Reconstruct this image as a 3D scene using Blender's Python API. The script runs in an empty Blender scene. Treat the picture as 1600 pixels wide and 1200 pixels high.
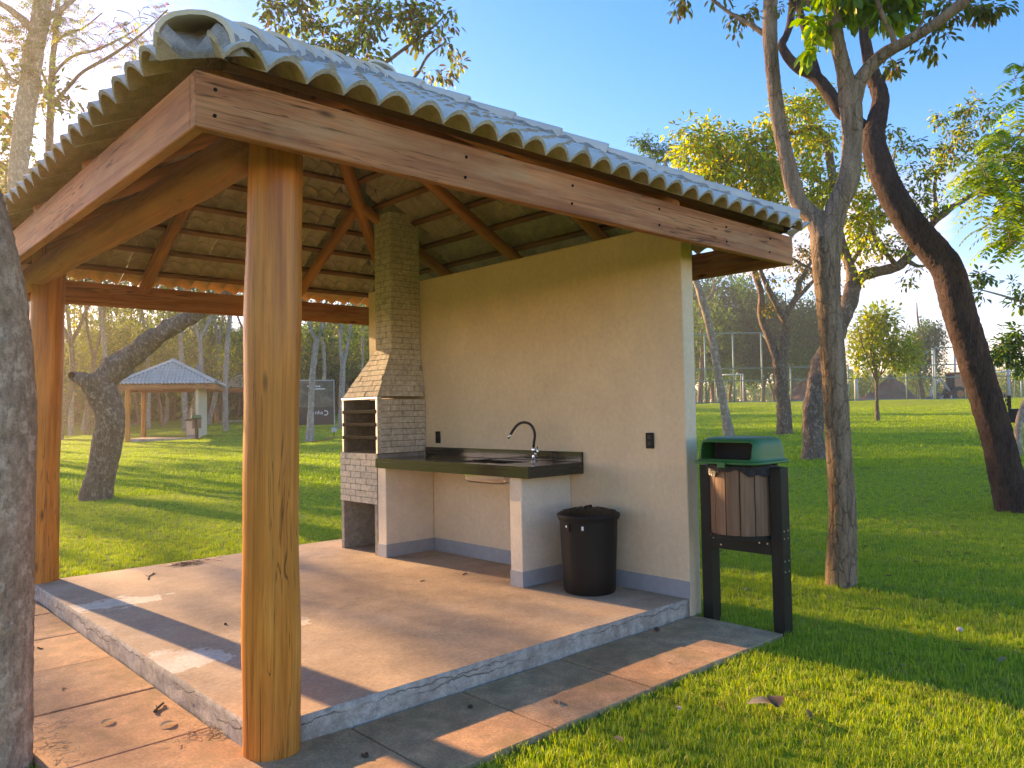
import bpy, bmesh, math, random
import numpy as np
from mathutils import Vector, Matrix, noise as mnoise

random.seed(7)
RNG = np.random.default_rng(11)
S = bpy.context.scene
COL = S.collection
rad = math.radians

# ------------------------------------------------------------------ camera, sky, sun, exposure
CAM = np.array([-1.519, -3.350, 1.50])
YAW, PITCH, ROLL, FPX = 47.285, 2.079, -1.072, 1217.87      # focal length in pixels of the 1600 px wide photo
def _axes():
    yw, pt, rl = map(rad, (YAW, PITCH, ROLL))
    fw = np.array([math.cos(yw) * math.cos(pt), math.sin(yw) * math.cos(pt), math.sin(pt)])
    r = np.array([math.sin(yw), -math.cos(yw), 0.0])
    u = np.cross(r, fw)
    return fw, r * math.cos(rl) + u * math.sin(rl), -r * math.sin(rl) + u * math.cos(rl)
FW, RT, UP = _axes()
cam_d = bpy.data.cameras.new('camera')
cam_d.sensor_width = 36.0
cam_d.lens = FPX / 1600.0 * 36.0
cam_d.clip_start = 0.05
cam_d.clip_end = 5000
cam = bpy.data.objects.new('camera', cam_d)
COL.objects.link(cam)
m = Matrix.Identity(4)
for i in range(3):
    m[i][0], m[i][1], m[i][2], m[i][3] = RT[i], UP[i], -FW[i], CAM[i]
cam.matrix_world = m
S.camera = cam

SUN_EL = 16.2
SUN_AZ = 95.4                                        # degrees from +X towards +Y
sun_dir = Vector((math.cos(rad(SUN_AZ)) * math.cos(rad(SUN_EL)), math.sin(rad(SUN_AZ)) * math.cos(rad(SUN_EL)), math.sin(rad(SUN_EL))))
W = bpy.data.worlds.new('World')
S.world = W
W.use_nodes = True
wn, wl = W.node_tree.nodes, W.node_tree.links
wn.clear()
w_out = wn.new('ShaderNodeOutputWorld')
w_bg = wn.new('ShaderNodeBackground')
w_sky = wn.new('ShaderNodeTexSky')
w_sky.sky_type = 'NISHITA'
w_sky.sun_disc = False
w_sky.sun_elevation = rad(SUN_EL)
w_sky.sun_rotation = rad(90 - SUN_AZ)
w_sky.altitude = 900
w_sky.air_density = 1.0
w_sky.dust_density = 0.5
w_sky.ozone_density = 3.0
w_bg.inputs['Strength'].default_value = 0.15
# a few low fair-weather clouds, noise on the view direction
w_tc = wn.new('ShaderNodeTexCoord')
w_sep = wn.new('ShaderNodeSeparateXYZ')
wl.new(w_tc.outputs['Generated'], w_sep.inputs[0])
w_map = wn.new('ShaderNodeMapping')
w_map.inputs['Scale'].default_value = (5, 5, 13)
w_map.inputs['Location'].default_value = (0.9, 0.35, 0.1)
wl.new(w_tc.outputs['Generated'], w_map.inputs[0])
w_no = wn.new('ShaderNodeTexNoise')
w_no.inputs['Scale'].default_value = 1.0
w_no.inputs['Detail'].default_value = 7
w_no.inputs['Roughness'].default_value = 0.52
wl.new(w_map.outputs[0], w_no.inputs['Vector'])
w_r1 = wn.new('ShaderNodeValToRGB')
w_r1.color_ramp.elements[0].position = 0.55
w_r1.color_ramp.elements[1].position = 0.68
wl.new(w_no.outputs['Fac'], w_r1.inputs[0])
w_r2 = wn.new('ShaderNodeValToRGB')                  # clouds only low in the sky
for e, (p_, c_) in zip(w_r2.color_ramp.elements, ((0.015, 0), (0.28, 0))):
    e.position = p_
    e.color = (c_, c_, c_, 1)
el = w_r2.color_ramp.elements.new(0.08); el.color = (.75, .75, .75, 1)
el = w_r2.color_ramp.elements.new(0.20); el.color = (.6, .6, .6, 1)
wl.new(w_sep.outputs['Z'], w_r2.inputs[0])
w_mu = wn.new('ShaderNodeMath'); w_mu.operation = 'MULTIPLY'
wl.new(w_r1.outputs[0], w_mu.inputs[0]); wl.new(w_r2.outputs[0], w_mu.inputs[1])
w_mix = wn.new('ShaderNodeMixRGB')
wl.new(w_mu.outputs[0], w_mix.inputs[0])
w_hs = wn.new('ShaderNodeHueSaturation')            # clear dry-season evening blue
w_hs.inputs['Saturation'].default_value = 1.38
w_hs.inputs['Value'].default_value = 0.72
wl.new(w_sky.outputs[0], w_hs.inputs['Color'])
w_tn = wn.new('ShaderNodeMixRGB'); w_tn.blend_type = 'MULTIPLY'; w_tn.inputs[0].default_value = 1.0
w_tn.inputs[2].default_value = (1.0, 0.755, 0.89, 1)
wl.new(w_hs.outputs[0], w_tn.inputs[1])
wl.new(w_tn.outputs[0], w_mix.inputs[1])
w_mix.inputs[2].default_value = (2.1, 1.85, 1.75, 1)
wl.new(w_mix.outputs[0], w_bg.inputs['Color'])
wl.new(w_bg.outputs[0], w_out.inputs['Surface'])

sun_d = bpy.data.lights.new('sun', 'SUN')
sun_d.energy = 2.3
sun_d.angle = rad(0.6)
sun_d.color = (1.0, 0.84, 0.58)
sun = bpy.data.objects.new('sun', sun_d)
COL.objects.link(sun)
sun.rotation_euler = sun_dir.to_track_quat('Z', 'Y').to_euler()
sun.location = (0, 20, 20)

S.view_settings.view_transform = 'Standard'
S.view_settings.look = 'None'
S.view_settings.gamma = 1.0
S.view_settings.use_curve_mapping = False
S.view_settings.use_white_balance = True            # the phone balanced for the evening shade
S.view_settings.white_balance_temperature = 10300
S.view_settings.white_balance_tint = 24
S.view_settings.exposure = 2.5
S.render.engine = 'CYCLES'
S.cycles.max_bounces = 10
S.cycles.diffuse_bounces = 5
S.cycles.transmission_bounces = 6
S.cycles.transparent_max_bounces = 8
S.cycles.caustics_reflective = False
S.cycles.caustics_refractive = False
S.cycles.sample_clamp_indirect = 8
S.cycles.use_denoising = True

# ------------------------------------------------------------------ helpers: terrain and unprojection
def softplus(t, w):
    return w * np.log1p(np.exp(np.clip(np.asarray(t, float) / w, -40, 40)))
def T(x, y):
    x = np.asarray(x, float); y = np.asarray(y, float)
    z = -0.03 + 0.040 * softplus(np.minimum(x, 44) - 6.5, 1.2) + 0.008 * softplus(np.minimum(y, 90) - 12, 2.5)
    z = z + 0.30 / (1 + np.exp(-(x + 0.35 * y - 45.5) / 1.2)) * (1 / (1 + np.exp((y - 38) / 3)))
    z = z - 0.35 / (1 + np.exp(-(x + 0.35 * y - 90) / 6))
    far = np.clip((np.hypot(x - 3, y - 2) - 5) / 6, 0, 1)
    z = z + far * (0.03 * np.sin(x * 0.83 + 1.3 * np.sin(y * .41)) * np.sin(y * 0.71 + .5) + 0.015 * np.sin(x * 2.1 + y * .7) * np.sin(y * 1.9 - x * .4))
    return z
def ray(px, py):
    return FW + RT * (px - 800) / FPX + UP * (600 - py) / FPX
def at(px, py, depth):
    return CAM + ray(px, py) * depth
def ground_at(px, py):
    d = ray(px, py)
    t = np.linspace(1, 260, 26000)
    P = CAM[None] + d[None] * t[:, None]
    below = P[:, 2] <= T(P[:, 0], P[:, 1])
    k = int(np.argmax(below)) if below.any() else len(t) - 1
    return P[k], t[k]

# ------------------------------------------------------------------ helpers: objects
def fast_mesh(name, V, faces, smooth=False, col=None, mat_idx=None):
    """faces: list of int arrays (m,k)"""
    me = bpy.data.meshes.new(name)
    V = np.ascontiguousarray(V, dtype=np.float32)
    me.vertices.add(len(V))
    me.vertices.foreach_set('co', V.ravel())
    li, st, tot = [], [], 0
    for F in faces:
        F = np.asarray(F, dtype=np.int32)
        if F.size == 0:
            continue
        mm, k = F.shape
        li.append(F.ravel())
        st.append(tot + np.arange(mm, dtype=np.int32) * k)
        tot += mm * k
    li = np.concatenate(li); st = np.concatenate(st)
    me.loops.add(tot)
    me.loops.foreach_set('vertex_index', li)
    me.polygons.add(len(st))
    me.polygons.foreach_set('loop_start', st)
    if smooth:
        me.polygons.foreach_set('use_smooth', np.ones(len(st), dtype=bool))
    me.update(calc_edges=True)
    if col is not None:
        a = me.color_attributes.new('col', 'FLOAT_COLOR', 'POINT')
        c4 = np.ones((len(V), 4), np.float32); c4[:, :3] = col
        a.data.foreach_set('color', c4.ravel())
    return me
def link(name, me, mat=None, parent=None, mw=None):
    o = bpy.data.objects.new(name, me)
    COL.objects.link(o)
    if mat is not None and len(me.materials) == 0:
        me.materials.append(mat)
    if parent is not None:
        o.parent = parent
    if mw is not None:
        o.matrix_local = mw
    return o
def empty(name, loc=(0, 0, 0), rz=0.0):
    o = bpy.data.objects.new(name, None)
    o.empty_display_size = 0.2
    COL.objects.link(o)
    o.location = loc
    o.rotation_euler = (0, 0, rz)
    return o
def tag(o, label=None, cat=None, group=None, kind=None):
    if label: o['label'] = label
    if cat: o['category'] = cat
    if group: o['group'] = group
    if kind: o['kind'] = kind
    return o
def copy_tree(o, parent=None):
    c = o.copy()
    COL.objects.link(c)
    if parent is not None:
        c.parent = parent
    for ch in list(o.children):
        copy_tree(ch, c)
    return c
class MB:
    """collects shapes for one mesh"""
    def __init__(s):
        s.v = []; s.f = []; s.n = 0
    def add(s, V, F):
        V = np.asarray(V, float)
        s.v.append(V)
        for f in F:
            s.f.append([i + s.n for i in f])
        s.n += len(V)
        return s
    def box(s, x0, x1, y0, y1, z0, z1):
        V = [(x, y, z) for z in (z0, z1) for y in (y0, y1) for x in (x0, x1)]
        return s.add(V, [(0, 2, 3, 1), (4, 5, 7, 6), (0, 1, 5, 4), (2, 6, 7, 3), (0, 4, 6, 2), (1, 3, 7, 5)])
    def tube(s, P, R, sides=10, cap=True):
        V, F = tube_arrays(np.asarray(P, float), np.broadcast_to(np.asarray(R, float), (len(P),)), sides)
        F = [tuple(f) for f in F]
        if cap:
            F.append(tuple(range(sides))[::-1])
            F.append(tuple(range((len(P) - 1) * sides, len(P) * sides)))
        return s.add(V, F)
    def lathe(s, prof, sides=32, c=(0, 0, 0), cap=True):
        V = []
        for r, z in prof:
            for k in range(sides):
                a = 2 * math.pi * k / sides
                V.append((c[0] + r * math.cos(a), c[1] + r * math.sin(a), c[2] + z))
        F = []
        for j in range(len(prof) - 1):
            for k in range(sides):
                k2 = (k + 1) % sides
                F.append((j * sides + k, j * sides + k2, (j + 1) * sides + k2, (j + 1) * sides + k))
        if cap:
            F.append(tuple(range(sides))[::-1])
            F.append(tuple(range((len(prof) - 1) * sides, len(prof) * sides)))
        return s.add(V, F)
    def build(s, name, mat, parent=None, smooth=False, bevel=0.0, mw=None, seg=1):
        me = bpy.data.meshes.new(name)
        me.from_pydata(np.concatenate(s.v).tolist(), [], s.f)
        if bevel > 0:
            bm = bmesh.new(); bm.from_mesh(me)
            ed = [e for e in bm.edges if len(e.link_faces) == 2 and e.calc_face_angle(0) > 0.6]
            bmesh.ops.bevel(bm, geom=ed, offset=bevel, segments=seg, affect='EDGES', clamp_overlap=True)
            bm.to_mesh(me); bm.free()
        if smooth:
            me.polygons.foreach_set('use_smooth', [True] * len(me.polygons))
        me.update()
        return link(name, me, mat, parent, mw)
def frames(P):
    t = np.gradient(P, axis=0)
    t /= np.linalg.norm(t, axis=1)[:, None] + 1e-12
    a = np.array([0, 0, 1.0]) if abs(t[0][2]) < .9 else np.array([1.0, 0, 0])
    n = np.cross(t[0], a); n /= np.linalg.norm(n)
    N = [n]
    for i in range(1, len(P)):
        n = N[-1] - t[i] * (N[-1] @ t[i])
        n /= np.linalg.norm(n) + 1e-12
        N.append(n)
    N = np.array(N)
    return t, N, np.cross(t, N)
def tube_arrays(P, R, sides, disp=None):
    t, N, B = frames(P)
    a = np.arange(sides) * 2 * math.pi / sides
    ca, sa = np.cos(a), np.sin(a)
    rr = R[:, None] * np.ones((1, sides))
    V = P[:, None, :] + rr[..., None] * (N[:, None, :] * ca[None, :, None] + B[:, None, :] * sa[None, :, None])
    if disp is not None:
        dirs = (V - P[:, None, :]) / (rr[..., None] + 1e-9)
        dd = np.array([[disp(V[i, j], R[i]) for j in range(sides)] for i in range(len(P))])
        V = V + dirs * dd[..., None]
    n = len(P)
    i, j = np.meshgrid(np.arange(n - 1), np.arange(sides), indexing='ij')
    j2 = (j + 1) % sides
    F = np.stack([i * sides + j, i * sides + j2, (i + 1) * sides + j2, (i + 1) * sides + j], -1).reshape(-1, 4)
    return V.reshape(-1, 3), F
def spline(P, step):
    P = np.asarray(P, float)
    if len(P) < 3:
        n = max(2, int(np.linalg.norm(P[-1, :3] - P[0, :3]) / step) + 1)
        return np.linspace(P[0], P[-1], n)
    Q = np.vstack([2 * P[0] - P[1], P, 2 * P[-1] - P[-2]])
    out = []
    for i in range(1, len(Q) - 2):
        p0, p1, p2, p3 = Q[i - 1], Q[i], Q[i + 1], Q[i + 2]
        n = max(2, int(np.linalg.norm(p2[:3] - p1[:3]) / step))
        for t in np.linspace(0, 1, n, endpoint=False):
            out.append(0.5 * ((2 * p1) + (-p0 + p2) * t + (2 * p0 - 5 * p1 + 4 * p2 - p3) * t ** 2 + (-p0 + 3 * p1 - 3 * p2 + p3) * t ** 3))
    out.append(P[-1])
    return np.array(out)
def along(p0, p1, upv=(0, 0, 1)):
    """matrix with local X from p0 to p1"""
    p0 = Vector(p0); x = (Vector(p1) - p0); L = x.length; x.normalize()
    z = Vector(upv); z = z - x * z.dot(x)
    if z.length < 1e-4:
        z = Vector((1, 0, 0)) - x * x.x
    z.normalize(); y = z.cross(x)
    M_ = Matrix(((x.x, y.x, z.x, p0.x), (x.y, y.y, z.y, p0.y), (x.z, y.z, z.z, p0.z), (0, 0, 0, 1)))
    return M_, L
def log(name, p0, p1, r0, r1, mat, parent, sides=20, wob=0.012, upv=(0, 0, 1), ends=True):
    mw, L = along(p0, p1, upv)
    n = max(4, int(L / 0.12))
    s = np.linspace(0, 1, n)
    ph = RNG.uniform(0, 6, 4)
    P = np.stack([s * L, wob * np.sin(s * L * 1.7 + ph[0]), wob * np.sin(s * L * 1.3 + ph[1])], 1)
    R = (r0 + (r1 - r0) * s) * (1 + 0.025 * np.sin(s * L * 4 + ph[2]) + 0.015 * np.sin(s * L * 9 + ph[3]))
    seed = RNG.uniform(0, 100)
    dsp = lambda v, r: r * 0.05 * mnoise.noise(Vector((v[0] * 0.9 + seed, v[1] * 9, v[2] * 9)))
    V, F = tube_arrays(P, R, sides, dsp)
    b = MB().add(V, [tuple(f) for f in F])
    b.f.append(list(range(sides))[::-1]); b.f.append(list(range((n - 1) * sides, n * sides)))
    return b.build(name, mat, parent, smooth=True, mw=mw)
def board(name, p0, p1, w, h, mat, parent, upv=(0, 0, 1), bevel=0.004):
    """plank from p0 to p1, local y width w, local z height h, centred"""
    mw, L = along(p0, p1, upv)
    return MB().box(0, L, -w / 2, w / 2, -h / 2, h / 2).build(name, mat, parent, bevel=bevel, mw=mw)

# ------------------------------------------------------------------ helpers: materials
class NT:
    def __init__(s, name):
        s.m = bpy.data.materials.new(name)
        s.m.use_nodes = True
        s.t = s.m.node_tree
        s.n, s.l = s.t.nodes, s.t.links
        s.b = s.n['Principled BSDF']
        s.out = s.n['Material Output']
    def new(s, typ, **kw):
        n = s.n.new(typ)
        for k, v in kw.items():
            if k in n.inputs: n.inputs[k].default_value = v
            else: setattr(n, k, v)
        return n
    def coords(s, kind='world', scale=(1, 1, 1), loc=(0, 0, 0)):
        if kind == 'world':
            o = s.new('ShaderNodeNewGeometry').outputs['Position']
        else:
            o = s.new('ShaderNodeTexCoord').outputs['Object']
        mp = s.new('ShaderNodeMapping')
        mp.inputs['Scale'].default_value = scale
        mp.inputs['Location'].default_value = loc
        s.l.new(o, mp.inputs[0])
        return mp.outputs[0]
    def noise(s, vec, scale=5, detail=6, rough=.55, dist=0.0):
        n = s.new('ShaderNodeTexNoise')
        n.inputs['Scale'].default_value = scale; n.inputs['Detail'].default_value = detail
        n.inputs['Roughness'].default_value = rough; n.inputs['Distortion'].default_value = dist
        s.l.new(vec, n.inputs['Vector'])
        return n.outputs['Fac']
    def voronoi(s, vec, scale=5, feature='F1', rnd=1.0):
        n = s.new('ShaderNodeTexVoronoi', feature=feature)
        n.inputs['Scale'].default_value = scale
        n.inputs['Randomness'].default_value = rnd
        s.l.new(vec, n.inputs['Vector'])
        return n.outputs['Distance']
    def ramp(s, fac, stops):
        n = s.new('ShaderNodeValToRGB')
        cr = n.color_ramp
        while len(cr.elements) < len(stops):
            cr.elements.new(0.5)
        for e, (p_, c_) in zip(cr.elements, stops):
            e.position = p_
            e.color = (*c_, 1) if isinstance(c_, (tuple, list)) else (c_, c_, c_, 1)
        s.l.new(fac, n.inputs[0])
        return n.outputs[0]
    def mix(s, fac, a, b, mode='MIX'):
        n = s.new('ShaderNodeMixRGB', blend_type=mode)
        for i, v in enumerate((fac, a, b)):
            if isinstance(v, (int, float)): n.inputs[i].default_value = v if i == 0 else (v, v, v, 1)
            elif isinstance(v, tuple): n.inputs[i].default_value = (*v, 1)
            else: s.l.new(v, n.inputs[i])
        return n.outputs[0]
    def math(s, op, a, b=0.0):
        n = s.new('ShaderNodeMath', operation=op)
        for i, v in enumerate((a, b)):
            if isinstance(v, (int, float)): n.inputs[i].default_value = v
            else: s.l.new(v, n.inputs[i])
        return n.outputs[0]
    def bump(s, h, strength=.4, dist=.01):
        n = s.new('ShaderNodeBump')
        n.inputs['Strength'].default_value = strength
        n.inputs['Distance'].default_value = dist
        s.l.new(h, n.inputs['Height'])
        s.l.new(n.outputs[0], s.b.inputs['Normal'])
    def set(s, **kw):
        for k, v in kw.items():
            k = {'base': 'Base Color', 'rough': 'Roughness', 'metal': 'Metallic', 'spec': 'Specular IOR Level', 'coat': 'Coat Weight'}[k]
            if isinstance(v, (int, float)): s.b.inputs[k].default_value = v
            elif isinstance(v, tuple): s.b.inputs[k].default_value = (*v, 1)
            else: s.l.new(v, s.b.inputs[k])
        return s.m
    def vary(s, col, amt=.15):
        """per-object brightness"""
        r = s.new('ShaderNodeObjectInfo').outputs['Random']
        f = s.math('MULTIPLY_ADD', r, amt)
        s.n[-1].inputs[2].default_value = 1 - amt / 2
        return s.mix(1.0, col, f, 'MULTIPLY')

def plain(name, c, rough=.6, metal=0.0, var=.12, scale=12, bump=.15, bd=.004):
    t = NT(name)
    v = t.coords('object')
    n = t.noise(v, scale)
    c2 = tuple(max(0, x * (1 - var * 2)) for x in c)
    t.set(base=t.ramp(n, [(.3, c2), (.7, c)]), rough=rough, metal=metal)
    if bump: t.bump(t.noise(v, scale * 5), bump, bd)
    return t.m
def wood(name, dark, mid, light, rough=.55, cracks=.5, scale=1.0, coat=0.0, knots=True, stain=None, bstr=.35):
    t = NT(name)
    v = t.coords('object', (0.55 * scale, 9 * scale, 9 * scale))
    n1 = t.noise(v, 1.6, 8, .6, .6)
    v2 = t.coords('object', (1.3 * scale, 45 * scale, 45 * scale))
    n2 = t.noise(v2, 1.5, 6, .65, .3)
    v3 = t.coords('object', (1.4, 2.4, 2.4), (3, 1, 2))
    n3 = t.noise(v3, 1.1, 4, .5)
    c = t.ramp(n1, [(.28, dark), (.5, mid), (.72, light)])
    c = t.mix(.55, c, t.ramp(n2, [(.3, .45), (.62, 1.0)]), 'MULTIPLY')
    c = t.mix(.75, c, t.ramp(n3, [(.3, .62), (.7, 1.12)]), 'MULTIPLY')
    if knots:
        vk = t.coords('object', (1.5, 5, 5))
        k = t.voronoi(vk, 1.25)
        c = t.mix(t.ramp(k, [(.05, 1.0), (.13, 0.0)]), c, tuple(x * .25 for x in dark))
    vc = t.coords('object', (0.5, 16, 16), (5, 0, 0))
    ck = t.noise(vc, 1.4, 3, .5, 1.2)
    crack = t.ramp(ck, [(.480, 0.0), (.5, 1.0), (.520, 0.0)])
    vm = t.noise(t.coords('object', (.8, 3, 3), (9, 9, 9)), 1.5, 3)
    crack = t.math('MULTIPLY', crack, t.ramp(vm, [(.44, 0.0), (.54, cracks)]))
    c = t.mix(crack, c, tuple(x * .22 for x in dark))
    if stain:
        vs = t.noise(t.coords('object', (.9, 4, 4), (2, 7, 1)), 1.8, 7, .65)
        c = t.mix(t.ramp(vs, [(.55, 0.0), (.72, .55)]), c, stain)
    t.set(base=t.vary(c, .14), rough=rough, coat=coat, spec=.25)
    h = t.math('SUBTRACT', n2, t.math('MULTIPLY', crack, 1.5))
    t.bump(h, bstr, .006)
    return t.m

def concrete(name, c1, c2, c3, rough=.85, scale=1.0, bump=.3, spots=None, dirt=None, soft=1.0, crackz=0):
    t = NT(name)
    v = t.coords('world')
    n1 = t.noise(v, 0.9 * scale, 7, .6, .3)
    n2 = t.noise(v, 6 * scale, 8, .68)
    n3 = t.noise(v, 60 * scale, 4, .7)
    c = t.ramp(n1, [(.3, c1), (.52, c2), (.72, c3)])
    hs_ = []
    if spots:                                          # worn patches where the screed has flaked off
        jit = t.noise(v, 7, 6, .7)
        jit2 = t.noise(t.coords('world', (1, 1, 1), (7, 2, 5)), 3.0, 5, .65)
        for (sx, sy, rx, ry, colr, amt) in spots:
            mp = t.coords('world', (1 / rx, 1 / ry, 0), (-sx / rx, -sy / ry, 0))
            ln = t.new('ShaderNodeVectorMath', operation='LENGTH')
            t.l.new(mp, ln.inputs[0])
            d = t.math('ADD', ln.outputs['Value'], t.math('MULTIPLY', t.math('SUBTRACT', jit, .5), 2.4))
            d = t.math('ADD', d, t.math('MULTIPLY', t.math('SUBTRACT', jit2, .5), 1.2))
            msk = t.ramp(d, [(.72, amt), (.80 if amt > .7 else 1.0, 0.0)])
            c = t.mix(msk, c, colr)
            if amt > .7: hs_.append(msk)
    c = t.mix(.85 * soft, c, t.ramp(n2, [(.30, .50), (.66, 1.15)]), 'MULTIPLY')
    c = t.mix(.8 * soft, c, t.ramp(n3, [(.32, .55), (.66, 1.15)]), 'MULTIPLY')
    if dirt:
        nd = t.noise(t.coords('world', (1, 1, 1), (4, 8, 0)), 2.4 * scale, 8, .7, .5)
        c = t.mix(t.ramp(nd, [(.52, 0.0), (.7, .75)]), c, dirt)
    h = t.math('ADD', t.math('MULTIPLY', n2, .6), t.math('MULTIPLY', n3, .4))
    for msk in hs_:
        h = t.math('SUBTRACT', h, t.math('MULTIPLY', msk, .5))
    if crackz:                                         # a wandering crack along a low edge
        sp = t.new('ShaderNodeSeparateXYZ'); t.l.new(t.coords('world'), sp.inputs[0])
        for (cz, wd, sc_) in ((crackz, .0035, 4), (crackz * 1.5, .002, 7)):
            w1 = t.noise(t.coords('world', (1, 1, .15), (cz * 50, 3, 0)), sc_, 6, .62)
            f = t.math('ABSOLUTE', t.math('ADD', t.math('SUBTRACT', sp.outputs['Z'], cz), t.math('MULTIPLY', t.math('SUBTRACT', w1, .5), .13)))
            mk = t.noise(t.coords('world', (1, 1, .3), (9, cz * 90, 2)), 1.7, 3, .5)
            k_ = t.math('MULTIPLY', t.ramp(f, [(wd * .4, .85), (wd * 1.5, 0.0)]), t.ramp(mk, [(.44, 0.0), (.54, 1.0)]))
            c = t.mix(k_, c, (.06, .05, .04))
            h = t.math('SUBTRACT', h, k_)
    t.set(base=t.vary(c, .1), rough=rough)
    t.bump(h, bump, .008)
    return t.m

def bark(name, c1, c2, cr, scale=1.0, plates=True, lichen=None, bstr=.8):
    t = NT(name)
    v = t.coords('world', (scale, scale, scale * .30))
    jn = t.new('ShaderNodeTexNoise'); jn.inputs['Scale'].default_value = 9 * scale; jn.inputs['Detail'].default_value = 6
    t.l.new(v, jn.inputs['Vector'])
    vv = t.mix(.09, v, jn.outputs['Color'], 'ADD')
    d = t.voronoi(vv, 20, 'DISTANCE_TO_EDGE')
    n1 = t.noise(v, 4, 8, .65)
    n2 = t.noise(t.coords('world', (scale, scale, scale * (.16 if plates else .5))), 26, 8, .72, .4)
    n3 = t.noise(t.coords('world'), 70 * scale, 5, .7)
    nm = t.noise(t.coords('world', (1, 1, .6), (2, 5, 1)), 5 * scale, 5, .6)
    c = t.ramp(n1, [(.3, c1), (.7, c2)])
    c = t.mix(.85, c, t.ramp(n2, [(.32, .38), (.64, 1.2)]), 'MULTIPLY')
    c = t.mix(.7, c, t.ramp(n3, [(.3, .55), (.68, 1.15)]), 'MULTIPLY')
    h = t.math('ADD', n2, t.math('MULTIPLY', n3, .35))
    if plates:
        gap = t.ramp(d, [(.0, 1.0), (.06, 0.0)])
        gap = t.math('MULTIPLY', gap, t.ramp(nm, [(.32, 0.0), (.52, .65)]))
        c = t.mix(gap, c, cr)
        h = t.math('SUBTRACT', h, t.math('MULTIPLY', gap, .6))
    if lichen:
        nl = t.noise(t.coords('world', (1, 1, .7), (3, 3, 3)), 9 * scale, 8, .75)
        c = t.mix(t.ramp(nl, [(.52, 0.0), (.60, .8)]), c, lichen)
    t.set(base=c, rough=.92)
    t.b.inputs['Specular IOR Level'].default_value = .2
    t.bump(h, bstr, .025)
    return t.m

def leafmat(name, trans=.5, rough=.5):
    t = NT(name)
    ca = t.new('ShaderNodeVertexColor', layer_name='col').outputs['Color']
    t.set(base=ca, rough=rough)
    tr = t.new('ShaderNodeBsdfTranslucent')
    c2 = t.mix(1.0, ca, (1.5, 1.6, .5), 'MULTIPLY')
    t.l.new(c2, tr.inputs['Color'])
    ms = t.new('ShaderNodeMixShader'); ms.inputs[0].default_value = trans
    t.l.new(t.b.outputs[0], ms.inputs[1]); t.l.new(tr.outputs[0], ms.inputs[2])
    t.l.new(ms.outputs[0], t.out.inputs['Surface'])
    return t.m

MAT = {}
MAT['fascia'] = wood('reddish sawn board', (.32, .085, .03), (.62, .215, .08), (.72, .31, .135), .62, .9, 1.0, 0, True, (.52, .30, .15))
MAT['fascia_in'] = wood('reddish inner board', (.12, .042, .018), (.25, .09, .035), (.34, .14, .06), .65, .5)
MAT['log'] = wood('red brown roof log', (.34, .10, .028), (.56, .185, .052), (.66, .25, .08), .55, .6, 1.0)
MAT['post'] = wood('varnished honey post', (.50, .13, .018), (.80, .255, .042), (.86, .34, .07), .42, 1.0, .9, .12, True, None, .25)
MAT['batten'] = wood('roof batten wood', (.15, .05, .02), (.26, .10, .04), (.33, .14, .06), .7, .4, 1.0, 0, False)
MAT['tile'] = concrete('pale concrete tile', (.60, .55, .47), (.70, .645, .555), (.76, .70, .61), .8, 1.5, .15, None, None, soft=.18)
MAT['tile_end'] = concrete('stained and shade-toned tile lip', (.40, .35, .27), (.50, .44, .35), (.56, .50, .41), .85, 3, .3)  # dirt plus shade painted into the lip colour, so course ends read as half-moons
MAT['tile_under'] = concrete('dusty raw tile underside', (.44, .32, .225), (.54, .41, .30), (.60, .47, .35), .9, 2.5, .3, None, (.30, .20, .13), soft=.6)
MAT['mortar'] = concrete('grey ridge mortar', (.30, .29, .26), (.40, .38, .34), (.47, .44, .39), .9, 3, .6)
MAT['wall'] = concrete('beige render paint', (.81, .61, .395), (.84, .645, .425), (.86, .67, .45), .75, .4, .2, soft=.25)
MAT['pier'] = concrete('pale beige render', (.76, .63, .48), (.80, .67, .51), (.82, .70, .54), .75, .8, .2, soft=.3)
MAT['skirting'] = plain('blue grey skirting paint', (.34, .36, .37), .6, 0, .08)
MAT['brick'] = concrete('cream refractory brick', (.62, .53, .41), (.72, .63, .50), (.78, .69, .56), .85, 4, .35, None, (.38, .33, .26))
MAT['bbqcore'] = concrete('grey cement joint', (.32, .285, .23), (.38, .34, .28), (.42, .38, .31), .9, 4, .4)
MAT['soot'] = concrete('sooty cement', (.16, .13, .10), (.24, .20, .15), (.32, .27, .21), .9, 4, .4)
MAT['granite'] = None
t = NT('black green granite')
v = t.coords('world')
t.set(base=t.ramp(t.noise(v, 220, 3, .6), [(.45, (.010, .012, .009)), (.75, (.05, .055, .04))]), rough=.12, spec=.6)
MAT['granite'] = t.m
MAT['steel'] = plain('brushed steel', (.62, .60, .56), .25, 1.0, .04, 20, .05)
MAT['galv'] = plain('bright galvanised angle', (.78, .76, .72), .3, 1.0, .05, 20, .05)
MAT['iron'] = plain('dark iron rail', (.010, .008, .006), .8, 0, .2)
MAT['chrome'] = plain('chrome', (.8, .8, .8), .08, 1.0, .01, 5, 0)
MAT['rubber'] = plain('black rubber', (.015, .013, .012), .45, 0, .1, 8, 0)
MAT['blackplastic'] = plain('black plastic', (.004, .006, .0065), .55, 0, .15, 9, .1)
MAT['darkgreen'] = plain('dark green painted steel', (.007, .012, .010), .5, 0, .15, 9, .1)
MAT['slat'] = wood('brown composite slat', (.18, .098, .058), (.25, .14, .085), (.30, .175, .11), .6, 0, 1.0, 0, False)
MAT['lidgreen'] = plain('green bin plastic', (.005, .15, .036), .45, 0, .06, 4, .05)
MAT['voidblack'] = plain('black liner plastic', (.008, .008, .008), .35, 0, .1, 20, .6, .02)
MAT['white'] = plain('white paint', (.78, .78, .76), .5, 0, .04)
MAT['bolt'] = plain('zinc bolt', (.6, .6, .58), .35, 1.0, .05)
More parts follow.
